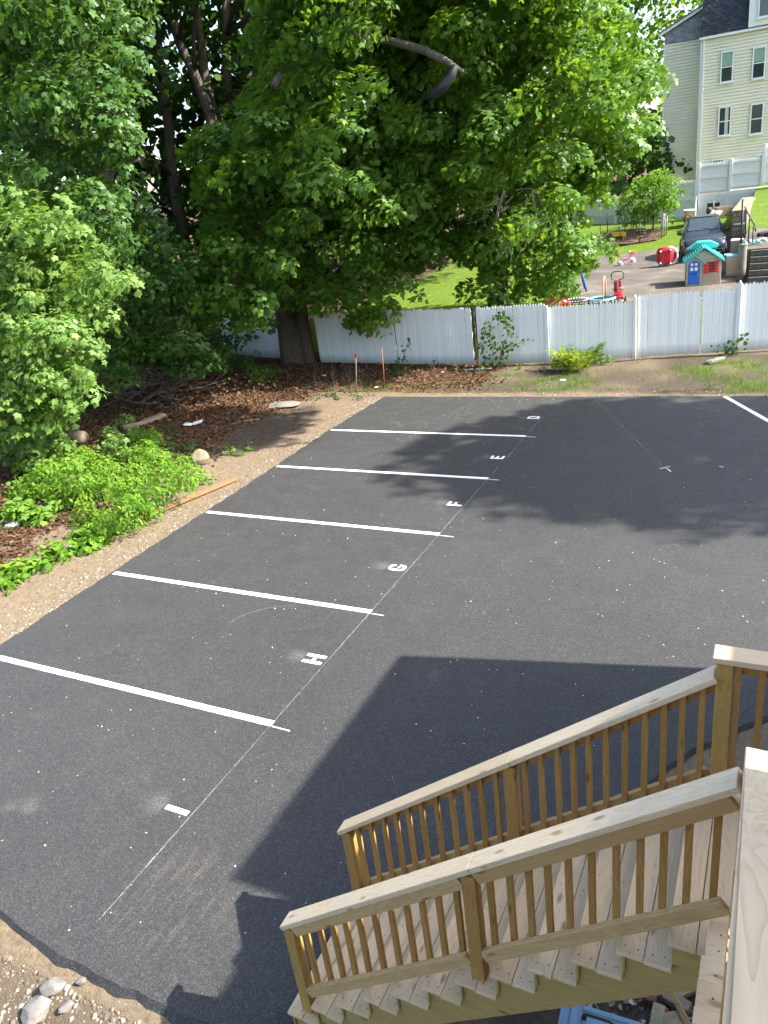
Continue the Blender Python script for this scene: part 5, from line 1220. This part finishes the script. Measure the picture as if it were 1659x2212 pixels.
# second maple beyond the fence
ptsB = base_fix([at_y(1075, 640, 29.0), at_y(1075, 560, 29.0), at_y(1085, 460, 29.0), at_y(1060, 330, 29.2), at_y(1080, 180, 29.3), at_y(1120, 0, 29.4), at_y(1150, -240, 29.5)])
PB = [(880, -300), (1290, -300), (1300, 0), (1350, 60), (1395, 130), (1400, 200), (1390, 262), (1425, 290), (1400, 310), (1340, 340), (1260, 380), (1290, 430), (1265, 500), (1270, 560), (1245, 585), (1240, 605), (1180, 640), (1130, 625), (1100, 665), (1020, 640), (1010, 590), (1000, 520), (940, 560), (890, 590), (870, 500), (860, 300), (890, 100)]
MB = tree('maple_tree', 'wide maple overhanging the neighbouring lawn behind the fence', ptsB, [.42, .36, .32, .27, .22, .16, .08], [PB], 27.8, 3.2, 53, 3, 150, .80, .20, LEAF_A, 23, limbs=26)
# unseen boughs added over the far end of the lot to shade the litter
MATL = LEAF_A; q_ = np.random.default_rng(55); n_ = 85; u_ = unit(q_.normal(0, 1, (n_, 3)))*q_.uniform(.3, 1, (n_, 1))**.5*np.array([4.4, 1.5, 1.5])+np.array([-3.0, 19.2, 12.2])
data_obj('added_shade_bough', clump_leaves(np.concatenate([u_, np.full((n_, 1), -100.), np.zeros((n_, 1))], 1), 150, 1.0, .6, .2, 57, 'wide'), MB)
V, Fc = tube_vf(limb_pts(ptsB[5], (-3.0, 19.2, 12.0), .3, 6, 3), [.14, .13, .11, .10, .08, .06, .03], 8); mesh_obj('limb', V, Fc, BARK, MB, None, True)
# long pale limb with hanging black strap
lb = [at_d(735, 0, 25.4), at_d(745, 70, 25.0), at_d(850, 90, 24.6), at_d(920, 110, 23.9), at_d(960, 130, 23.2), at_d(1000, 155, 23.0)]
V, Fc = tube_vf(lb, [.11, .11, .10, .11, .09, .05], 9); mesh_obj('pale_limb', V, Fc, BARK_L, MB, None, True)
st = [at_d(985, 140, 22.6), at_d(975, 165, 22.6), at_d(955, 190, 22.6), at_d(935, 205, 22.6), at_d(918, 213, 22.7)]
tag(tube('hanging_strap', st, [.07, .13, .15, .12, .05], simple('strap_rubber', (.006, .006, .007), .7), None, 8), 'black rubber strip drooping from the pale maple limb', 'strap')
sb = [at_d(612, 158, 24.6), at_d(600, 172, 24.3), at_d(592, 186, 24.1)]; V, Fc = tube_vf(sb, [.12, .13, .12], 9); mesh_obj('broken_limb', V, Fc, BARK_L, MA, None, True)
# bare dead twigs hanging in the second maple
V = []; Fc = []; q = random.Random(4)
for k in range(26):
    a = at_d(q.uniform(1070, 1160), q.uniform(400, 520), q.uniform(24.4, 25.2)); d = Vector((q.uniform(-.6, .6), q.uniform(-.3, .3), q.uniform(-1.6, .1)))
    tube_vf([a, a+d*.5+Vector((q.uniform(-.1, .1), 0, q.uniform(-.1, .1))), a+d], [.022, .014, .005], 5, V, Fc, False)
o = mesh_obj('dead_twigs', V, Fc, TWIG_P, MB, None, True); o['kind'] = 'stuff'
# left-hand trees
b1 = hit(165, 890); ptsL = [b1+Vector((0, 0, -.1)), b1+Vector((.1, .1, 1.5)), b1+Vector((.3, -.2, 3.2)), b1+Vector((.4, -.4, 5.2)), b1+Vector((.3, -.6, 7.5))]
PL1 = [(-60, 400), (60, 410), (150, 470), (240, 560), (275, 600), (240, 640), (205, 700), (215, 770), (165, 825), (150, 890), (60, 910), (-60, 990)]
tree('maple_tree', 'pale sunlit maple at the left edge above the undergrowth', ptsL, [.26, .22, .18, .13, .06], [PL1], 21.0, 2.0, 60, 3, 130, .70, .17, LEAF_L, 31, limbs=14, limb_r=.07)
ptsM = base_fix(path_y([(232, 800), (235, 600), (228, 420), (240, 300), (230, 120), (200, -100), (190, -280)], 21.5))
PL2 = [(-80, -300), (300, -300), (305, 40), (290, 150), (270, 220), (285, 280), (250, 350), (235, 440), (230, 500), (210, 560), (100, 470), (-60, 420)]
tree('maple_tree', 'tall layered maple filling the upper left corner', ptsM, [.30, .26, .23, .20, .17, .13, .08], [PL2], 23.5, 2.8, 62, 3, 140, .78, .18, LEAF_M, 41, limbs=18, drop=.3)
ptsN = base_fix([at_y(335, 800, 24.5), at_y(335, 700, 24.5), at_y(330, 600, 24.5), at_y(325, 520, 24.5)])
PL3 = [(150, 520), (270, 440), (390, 560), (420, 640), (380, 690), (500, 770), (400, 800), (330, 765), (250, 830), (200, 800), (180, 700)]
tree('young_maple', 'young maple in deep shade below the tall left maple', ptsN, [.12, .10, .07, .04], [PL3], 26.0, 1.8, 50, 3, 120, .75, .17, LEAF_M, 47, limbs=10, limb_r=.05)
# woods behind: trunks one can tell apart, each with its own crown
TRW = [([(375, 430), (372, 380), (365, 280), (350, 180), (340, 60), (335, -200)], 31.5, .27, 'dark slender trunk left of the forked trunks in the woods'),
       ([(470, 470), (455, 250), (420, 160), (385, 90), (365, 20), (350, -120)], 31.0, .24, 'dark trunk leaning left in the woods'),
       ([(478, 480), (462, 260), (445, 180), (435, 100), (420, 0), (410, -200)], 31.8, .26, 'dark trunk crossing behind the leaning one'),
       ([(500, 480), (490, 200), (488, 80), (486, -200)], 33.0, .26, 'straight dark trunk in the middle of the woods'),
       ([(540, 480), (536, 180), (534, 60), (532, -200)], 34.0, .24, 'dark trunk nearest the big maple in the woods'),
       ([(215, 620), (215, 300), (210, 0), (205, -200)], 33.5, .22, 'shaded trunk behind the tall left maple')]
WP = [[(-150, -350), (240, -350), (330, 300), (330, 640), (140, 760), (-150, 800)], [(240, -350), (560, -350), (560, -60), (400, -20), (330, 30), (250, 60)], [(440, 60), (640, 20), (640, 640), (450, 720), (400, 560)],
      [(560, -350), (900, -350), (900, 420), (600, 560)], [(880, -350), (1200, -350), (1200, 340), (880, 460)], [(300, 430), (520, 360), (560, 700), (330, 790), (240, 700)]]
for k, (px, y, rad, lab) in enumerate(TRW):
    pts = base_fix(path_y(px, y)); g = float(ground_h(pts[0].x, pts[0].y)); pts = [Vector((pts[0].x, pts[0].y, g-.1))]+pts[1:] if pts[0].z < g+.5 else [Vector((pts[0].x+.1, pts[0].y, g-.1))]+pts
    rd = [rad*(1.15-.7*i/(len(pts)-1)) for i in range(len(pts))]
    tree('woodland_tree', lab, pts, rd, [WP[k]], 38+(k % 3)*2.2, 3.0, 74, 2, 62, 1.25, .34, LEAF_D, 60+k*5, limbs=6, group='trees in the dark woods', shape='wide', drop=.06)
# trees behind the lawn, beside the cream house
for k, (pol, d, lab, m, bx) in enumerate((([(1100, -350), (1620, -350), (1590, -40), (1510, 40), (1470, 120), (1440, 330), (1290, 420), (1150, 380), (1060, 200)], 72, 'tall shaded tree standing left of the cream house', LEAF_A, (1300, 420)),
                                          ([(1180, 250), (1420, 250), (1424, 385), (1340, 418), (1240, 440), (1100, 420)], 57, 'low dark hedge tree behind the far white fence', LEAF_D, (1340, 430)))):
    p = at_d(bx[0], bx[1], d); g = float(ground_h(p.x, p.y)); pts = [Vector((p.x, p.y, g-.1)), Vector((p.x+.1, p.y, g+2.5)), Vector((p.x+.2, p.y+.1, g+(9 if k == 0 else 4)))]
    tree('background_tree', lab, pts, [.4, .3, .12], [pol], d, 3.0, 52 if k else 56, 2, 85, 1.5, .36, m, 90+k*9, limbs=8, shape='wide')
# the wood goes on behind as one dark mass
MATL = LEAF_D
WB = clump_centres([(-250, -350), (1150, -350), (1150, 420), (900, 470), (560, 620), (540, 760), (250, 800), (-250, 860)], 84, 47, 3.5, 3, 141, .05, zmin=.2)
k_ = ~((WB[:, 3] < 240) & (np.abs(WB[:, 1]*0+np.array([((Vector(c[:3])-Vector((0, 0, CAM_H))).normalized().dot(Vector(tuple(ray(388, 100))).normalized()) > .9996) for c in WB])) > 0))
tag(data_obj('woods', clump_leaves(WB[k_], 60, 1.9, .7, .48, 77, 'wide')), 'dark woods filling the gap between the trunks', 'woods', kind='stuff')
# tree to the right of the lot (out of frame), its shade lies across the far bays
def shade_tree():
    global MATL
    MATL = LEAF_A
    c = Vector((17.6, 20.3, 17.0)); R = thing('shade_tree', 'broad tree right of the lot shading its far end', 'tree', (17.6, 20.3, 0)); q = np.random.default_rng(5)
    V, Fc = tube_vf([(17.6, 20.3, -.1), (17.5, 20.4, 5), (17.7, 20.2, 10), (17.6, 20.3, 17)], [.45, .36, .3, .15], 12); mesh_obj('trunk', V, Fc, BARK, R, None, True)
    n = 210; u = q.normal(0, 1, (n, 3)); u = unit(u); k = q.uniform(.25, 1, (n, 1))**.45; P = np.array(c)+u*k*np.array([5.4, 3.7, 3.6])
    data_obj('crown', clump_leaves(np.concatenate([P, np.full((n, 1), 100.), np.zeros((n, 1))], 1), 75, 1.1, .6, .30, 8, 'wide'), R)
shade_tree()
# ------------------------------------------------------------------ undergrowth and small things
def shrub(name, label, polys, dist_f, spacing, per, r, size, mat, seed, shape='oval', cat='shrub', flat=.7, drop=.05, zmin=.0, lift=(.1, .9), group=None, stems=14, nup=.5):
    """leafy shrub standing on the ground: clumps spread over the ground area and up to lift height"""
    global MATL
    MATL = mat; q = np.random.default_rng(seed); cs = []
    for poly in polys:
        xs = [p[0] for p in poly]; ys = [p[1] for p in poly]; n = int((max(xs)-min(xs))*(max(ys)-min(ys))/(spacing**2*.7))
        X = q.uniform(min(xs), max(xs), n); Y = q.uniform(min(ys), max(ys), n); k = inside(X, Y, poly); X, Y = X[k], Y[k]; e = np.clip(poly_edge_dist(X, Y, poly)/45, .15, 1)
        for x, y, ee in zip(X, Y, e):
            h = hit(x, y); t = q.uniform(0, 1)*ee; z = lift[0]+(lift[1]-lift[0])*t
            # step back along the ground so the raised clump still appears where it was seen
            d = ray(x, y); s = z/(-d[2]); cs.append((h.x-d[0]*s, h.y-d[1]*s, h.z+z, y, 0))
    cs = np.array(cs); b = Vector((cs[:, 0].mean(), cs[:, 1].mean(), 0)); b.z = float(ground_h(b.x, b.y))
    R = thing(name, label, cat, b, 0, group)
    data_obj('foliage', clump_leaves(cs, per, r, flat, size, seed+1, shape, nup=nup), R)
    V = []; Fc = []; qq = random.Random(seed)
    for k in range(stems):
        c = Vector(cs[qq.randrange(len(cs))][:3]); g = Vector((c.x+qq.uniform(-.3, .3), c.y+qq.uniform(-.3, .3), 0)); g.z = float(ground_h(g.x, g.y)); tube_vf([g, g.lerp(c, .5)+Vector((qq.uniform(-.05, .05), 0, .05)), c], [.014, .01, .004], 5, V, Fc, False)
    o = mesh_obj('stems', V, Fc, TWIG, R, None, True); o['kind'] = 'stuff'; return R
shrub('bright_shrub', 'large bright green shrub mass along the dirt strip', [[(170, 1110), (215, 1010), (300, 960), (380, 990), (440, 1030), (430, 1065), (330, 1105), (270, 1150), (200, 1170)]], None, 21, 85, .30, .10, LEAF_S, 201, lift=(.05, .85), stems=30)
shrub('bright_shrub', 'upright light green shrub shoots behind the large shrub mass', [[(270, 985), (300, 930), (325, 925), (350, 960), (380, 990), (330, 1010)]], None, 16, 60, .24, .10, LEAF_S, 205, lift=(.2, .9))
shrub('bright_shrub', 'low green shrub with broad leaves running down to the dirt', [[(60, 1215), (130, 1165), (200, 1130), (270, 1145), (230, 1170), (150, 1200), (70, 1240), (0, 1275), (0, 1240)]], None, 17, 44, .24, .11, LEAF_S, 209, 'wide', lift=(.02, .38), stems=16)
shrub('maple_sapling', 'pale maple seedling cluster under the left maple', [[(15, 960), (60, 920), (150, 930), (165, 965), (90, 1010), (20, 1000)]], None, 20, 40, .33, .17, LEAF_L, 213, 'maple', cat='sapling', lift=(.4, 1.2))
shrub('bright_shrub', 'long-leaved shrub left of the large shrub mass', [[(30, 1000), (110, 965), (220, 985), (225, 1050), (150, 1080), (60, 1060)]], None, 20, 60, .32, .135, LEAF_S, 217, lift=(.2, .85))
shrub('weed_patch', 'broad-leaved weeds at the far left edge', [[(0, 1060), (80, 1040), (130, 1090), (90, 1130), (20, 1130), (0, 1140)]], None, 20, 32, .28, .16, LEAF_S, 221, 'maple', cat='weeds', lift=(.05, .45))
shrub('bright_shrub', 'darker green shrub beside the cut log', [[(205, 930), (270, 900), (300, 945), (280, 990), (215, 985)]], None, 24, 40, .30, .12, LEAF_L, 225, 'maple', lift=(.2, .9))
shrub('weed_patch', 'low vine weeds spreading beside the tan stone', [[(330, 930), (390, 925), (430, 985), (395, 1000), (350, 985)]], None, 22, 26, .22, .08, LEAF_V, 229, 'wide', cat='weeds', lift=(.02, .3))
shrub('weed_patch', 'weeds round the foot of the tan stone', [[(400, 1000), (450, 1000), (445, 1045), (400, 1040)]], None, 22, 26, .18, .07, LEAF_S, 233, 'wide', cat='weeds', lift=(.02, .25))
shrub('weed_patch', 'small bright weeds on the shaded dark soil', [[(480, 970), (550, 950), (548, 975), (510, 990), (480, 988)]], None, 16, 14, .12, .07, LEAF_S, 237, 'wide', cat='weeds', lift=(.02, .18))
shrub('shade_shrub', 'dark green shrub in the shade left of the big trunk', [[(480, 790), (520, 760), (600, 770), (600, 810), (540, 840), (490, 830)]], None, 22, 55, .30, .085, LEAF_A, 241, lift=(.1, .7))
shrub('shade_shrub', 'dark maple seedlings before the shaded fence', [[(490, 700), (540, 720), (560, 780), (500, 800), (470, 760)]], None, 24, 22, .3, .17, LEAF_D, 245, 'maple', lift=(.3, 1.3))
shrub('weed_patch', 'green weeds on the soil near the tall stakes', [[(660, 850), (720, 835), (800, 850), (790, 862), (700, 872)]], None, 14, 14, .14, .07, LEAF_V, 249, 'wide', cat='weeds', lift=(.02, .15))
shrub('understory_shrub', 'shaded undergrowth beneath the left woods', [[(180, 760), (420, 700), (520, 720), (470, 790), (330, 810), (200, 850)]], None, 34, 40, .55, .17, LEAF_D, 253, 'maple', lift=(.2, 1.3), stems=6)
shrub('understory_shrub', 'dark undergrowth deep under the leftmost tree', [[(-40, 780), (160, 760), (190, 900), (60, 940), (-40, 980)]], None, 34, 36, .5, .16, LEAF_D, 257, 'maple', lift=(.2, 1.4), stems=6)
gs = at_d(1410, 472, 46.5); gz = float(ground_h(gs.x, gs.y))
tree('garden_shrub', 'airy light green shrub before the far white fence', [Vector((gs.x, gs.y, gz-.05)), Vector((gs.x+.05, gs.y, gz+.6)), Vector((gs.x, gs.y, gz+1.6))], [.05, .04, .02], [[(1335, 470), (1345, 425), (1380, 385), (1420, 368), (1455, 385), (1464, 430), (1450, 472), (1400, 482)]], 46.5, .9, 20, 2, 75, .45, .20, LEAF_S, 261, shape='oval', limbs=14, limb_r=.025, cat='shrub', zmin=.05)
# ferns and weeds at the fence foot
def fern(label, px, py, n, L, mat, seed):
    q = random.Random(seed); c = hit(px, py); R = thing('fern', label, 'fern', c); C = []; N = []; Tp = []; S = []; V = []; Fc = []
    for k in range(n):
        a = q.uniform(0, 6.28); o = Vector((q.uniform(-.45, .45), q.uniform(-.2, .25), 0)); d = Vector((math.cos(a), math.sin(a), 0)); pts = []
        Ln = L*q.uniform(.6, 1.1)
        for i in range(9):
            t = i/8; pts.append(c+o+d*Ln*t*.6+Vector((0, 0, Ln*(1.55*t-.85*t*t))))
        tube_vf(pts, [.006*(1-.6*i/8) for i in range(9)], 4, V, Fc, False)
        for i in range(1, 9):
            tan = (pts[i]-pts[i-1]).normalized(); sd = tan.cross(Vector((0, 0, 1))).normalized(); nn = sd.cross(tan)
            for s in (-1, 1): C.append(pts[i]); N.append(nn+Vector((q.uniform(-.25, .25), q.uniform(-.25, .25), q.uniform(-.2, .2)))); Tp.append(sd*s+tan*.45); S.append(.17*Ln/.6*(1.05-i/9.5))
    data_obj('fronds', leaf_mesh('fronds', np.array(C), np.array(N), np.array(Tp), np.array(S), 'oval', mat), R); o = mesh_obj('stems', V, Fc, TWIG, R); o['kind'] = 'stuff'
fern('bright yellow-green fern clump at the middle of the fence', 1235, 804, 54, .85, LEAF_Y, 3); fern('green fern behind the yellow-green clump', 1262, 790, 22, .9, LEAF_S, 8)
fern('small fern right of the yellow-green clump', 1308, 786, 10, .4, LEAF_S, 9)
def stemplant(label, pts_px, y, n, size, mat, seed, spread=.16, cat='vine', name='climbing_vine', shape='wide', rad=.012):
    q = np.random.default_rng(seed); R = None; V = []; Fc = []; C = []
    for line in pts_px:
        p = [at_y(a, b, y+q.uniform(-.06, .06)) for a, b in line]; g = float(ground_h(p[0].x, p[0].y))
        if R is None: R = thing(name, label, cat, (p[0].x, p[0].y, g))
        tube_vf(p, [rad*(1-.7*i/(len(p)-1)) for i in range(len(p))], 5, V, Fc, False)
        for i in range(len(p)-1):
            m = int(n*(p[i+1]-p[i]).length); t = q.random(m)
            for tt in t: C.append(np.array(p[i].lerp(p[i+1], tt))+q.normal(0, 1, 3)*np.array([spread, spread*.5, spread*.7]))
    mesh_obj('stem', V, Fc, TWIG, R, None, True); C = np.array(C); k = len(C)
    N = q.normal(0, .45, (k, 3))+np.array([0, -.8, .5]); Tp = q.normal(0, .6, (k, 3))+np.array([0, -.2, -.8])
    data_obj('foliage', leaf_mesh('foliage', C, N, Tp, q.uniform(.6, 1.2, k)*size, shape, mat), R); return R
stemplant('leafy vine climbing the fence right of the gap', [[(1052, 800), (1042, 750), (1050, 710), (1066, 690), (1090, 672)], [(1075, 800), (1082, 760), (1100, 720), (1085, 690), (1105, 676)], [(1060, 800), (1065, 740), (1045, 700)], [(1080, 770), (1110, 745), (1135, 738)], [(1095, 700), (1112, 712)]], 23.45, 30, .105, LEAF_V, 5, .10)
stemplant('thin leafy sapling before the fence left of the gap', [[(866, 800), (872, 770), (880, 745), (884, 728)], [(872, 775), (858, 778)]], 23.4, 16, .10, LEAF_V, 6, .09, 'sapling', 'fence_sapling')
stemplant('short weed stem left of the fence gap', [[(935, 800), (938, 785), (945, 770)]], 23.3, 18, .08, LEAF_V, 7, .08, 'weed', 'fence_weed')
stemplant('leafy weed bush at the right fence post', [[(1560, 775), (1562, 755), (1570, 738)], [(1580, 772), (1592, 745), (1608, 720)], [(1570, 772), (1580, 750), (1590, 742)]], 24.7, 26, .12, LEAF_V, 8, .14, 'weed', 'fence_weed')
stemplant('green weeds at the fence foot beside the vine', [[(1035, 808), (1040, 795)], [(1110, 808), (1118, 790)], [(1140, 812), (1146, 795)], [(1195, 805), (1200, 775)]], 23.2, 60, .10, LEAF_S, 9, .10, 'weed', 'fence_weed')
stemplant('small green weeds before the fence left of the stakes', [[(858, 810), (862, 790)], [(868, 808), (874, 792)]], 23.1, 60, .10, LEAF_V, 10, .10, 'weed', 'fence_weed')
# dry brown stalks by the big trunk
V = []; Fc = []; q = random.Random(6)
for k in range(70):
    a = hit(q.uniform(670, 800), q.uniform(795, 835)); tube_vf([a, a+Vector((q.uniform(-.12, .12), q.uniform(-.1, .1), q.uniform(.2, .55)))], [.006, .002], 4, V, Fc, False)
o = mesh_obj('dry_stalks', V, Fc, TWIG, None); tag(o, 'dry brown weed stalks right of the big maple trunk', 'stalks', kind='stuff')
# brush pile of cut branches with withered leaves
BPc = hit(300, 860); BR = thing('brush_pile', 'heap of cut grey branches with withered brown leaves', 'brush pile', BPc); q = random.Random(8); V = []; Fc = []; C = []
for k in range(150):
    s = hit(q.uniform(215, 420), q.uniform(800, 890)); az_ = q.uniform(-.5, 1.0); L = q.uniform(.8, 2.6); d = Vector((math.cos(az_)*.8, math.sin(az_)*.6, q.uniform(.0, .55))); s.z += q.uniform(0, .5)
    p = [s+d*L*t+Vector((q.uniform(-.1, .1), q.uniform(-.1, .1), q.uniform(-.1, .1)-.35*t*t)) for t in (0, .33, .66, 1)]; tube_vf(p, [.022*q.uniform(.4, 1.6)]*2+[.012, .004], 5, V, Fc, False)
    for _ in range(q.randrange(2, 10)): C.append(p[q.randrange(1, 4)]+Vector((q.gauss(0, .2), q.gauss(0, .2), q.gauss(0, .12))))
o = mesh_obj('branches', V, Fc, TWIG, BR, None, True); o['kind'] = 'stuff'
for k in range(700):
    c = hit(q.uniform(300, 600), q.uniform(815, 890)); C.append(c+Vector((0, 0, abs(q.gauss(0, .25)))))
C = np.array(C); n = len(C); o = data_obj('withered_leaves', leaf_mesh('withered_leaves', C, rng.normal(0, .8, (n, 3))+np.array([0, -.2, .5]), rng.normal(0, .5, (n, 3))+np.array([0, 0, -.7]), rng.uniform(.06, .12, n), 'wide', LEAF_B), BR); o['kind'] = 'stuff'
# logs, planks, stones, stakes, rubbish
def log(label, a, b, r, mat=BARK, name='log'): return tag(tube(name, limb_pts(a, b, 0, 4, len(label)), [r, r*.98, r*.95, r*.93, r*.88], mat, None, 10), label, 'log')
log('grey fallen log at the edge of the brush pile', hit(265, 925, .08), hit(358, 898, .08), .10, TWIG_P); log('thin fallen branch behind the grey log', hit(300, 915, .06), hit(350, 893, .06), .06, TWIG)
p0 = hit(172, 958, .0); CL = thing('cut_log', 'short sawn log section with pale ends among the shrubs', 'log', p0); tube('log_body', [p0+Vector((-.22, .05, .2)), p0+Vector((.28, -.05, .2))], .2, TWIG_P, CL, 16)
tag(rock('stone', p0+Vector((.05, .02, .5)), (.13, .10, .09), ROCK_T, seed=21), 'pale round stone sitting on the cut log', 'stone')
a, b3 = hit(8, 1128, .03), hit(98, 1130, .03); tag(tube('fallen_stick', [a, (a+b3)/2+Vector((0, 0, .02)), b3], [.035, .03, .022], TWIG_P, None, 7), 'straight grey stick lying at the left edge', 'stick')
a, b3 = at_z(291, 1128, -.02), at_z(512, 1036, -.02); d = (b3-a).normalized()
tag(board('timber_plank', a+Vector((0, 0, .035)), b3+Vector((0, 0, .035)), .11, .07, wood('wood_plank', (.34, .20, .10), (.22, .12, .06))), 'long brown timber lying beside the shrub along the asphalt', 'timber')
p = hit(612, 878); tag(rock('stone_slab', p+Vector((0, 0, .05)), (.55, .36, .09), CONC, rz=.35, seed=33, sub=3), 'flat grey stone slab on the soil near the maple', 'stone')
p = hit(436, 1003); tag(rock('stone', p+Vector((0, 0, .16)), (.26, .2, .24), ROCK_T, rz=.5, seed=36, sub=2), 'angular tan stone at the end of the shrubs', 'stone')
RKS = [((118, 2140), (.105, .085, .075), 'pointed grey rock above the larger one', 51), ((82, 2185), (.16, .11, .07), 'largest flat grey rock at the bottom left', 52), ((146, 2178), (.045, .075, .04), 'narrow grey rock chip right of the flat rock', 53), ((176, 2122), (.05, .035, .03), 'small grey pebble at the asphalt foot', 54)]
for (px, py), s, lab, sd in RKS: p = hit(px, py); tag(rock('rock', p+Vector((0, 0, s[2]*.5)), s, ROCK, rz=sd, seed=sd, sub=3), lab, 'rock')
tag(rock('plastic_sheet', hit(28, 1132, .06), (.22, .16, .05), PL_GRY, seed=61, sub=2), 'crumpled grey plastic scrap on the leaf litter', 'scrap')
p = hit(417, 920); WR = thing('white_carton', 'crumpled white carton lying in the leaf litter', 'litter', p, .35)
box('panel', (-.14, 0, .04), (.24, .20, .03), PAPER, WR, .004, base=WM[WR] @ RY(.15)); box('panel', (.16, .03, .05), (.30, .18, .03), PAPER, WR, .004, base=WM[WR] @ RY(-.2) @ RX(.15))
for px, pyt, pyb, c, lab in ((769, 770, 851, TWIG_P, 'thin pale survey stake with red flag'), (829, 752, 838, simple('rusty_rod', (.32, .10, .04), .7), 'thin rusty orange rod leaning by the fence')):
    b3 = hit(px+(2 if px > 800 else 0), pyb); t = at_y(px-(4 if px > 800 else 0), pyt, b3.y); R = thing('survey_stake', lab, 'stake', b3); tube('rod', [b3-Vector((0, 0, .1)), t], .013, c, R, 6)
    if px < 800: box('flag', (t.x-b3.x, -.01, t.z-b3.z+.02), (.06, .012, .12), PL_RED, R)
a, b3 = hit(482, 922, .02), hit(562, 905, .02); tag(tube('bent_stick', [a, a.lerp(b3, .4)+Vector((0, .15, .02)), b3], [.012, .014, .008], TWIG_P, None, 6), 'curved pale stick on the shaded soil', 'stick')
q = random.Random(3)
for k, (px, py, lab) in enumerate(((700, 812, 'scrap of white paper by the dry stalks'), (812, 838, 'torn white paper near the rusty rod'), (955, 805, 'dark crumpled wrapper before the fence'), (1215, 822, 'small white paper scrap on the grass verge'), (1545, 783, 'pale flat stone at the right fence foot'))):
    p = hit(px, py); m = (PAPER, PAPER, PL_GRY, PAPER, CONC)[k]; s = (.10, .06, .02) if k < 4 else (.4, .2, .07); tag(rock('paper_scrap' if k < 4 else 'stone', p+Vector((0, 0, s[2])), s, m, rz=k, seed=70+k, sub=2), lab, 'scrap' if k < 4 else 'stone')
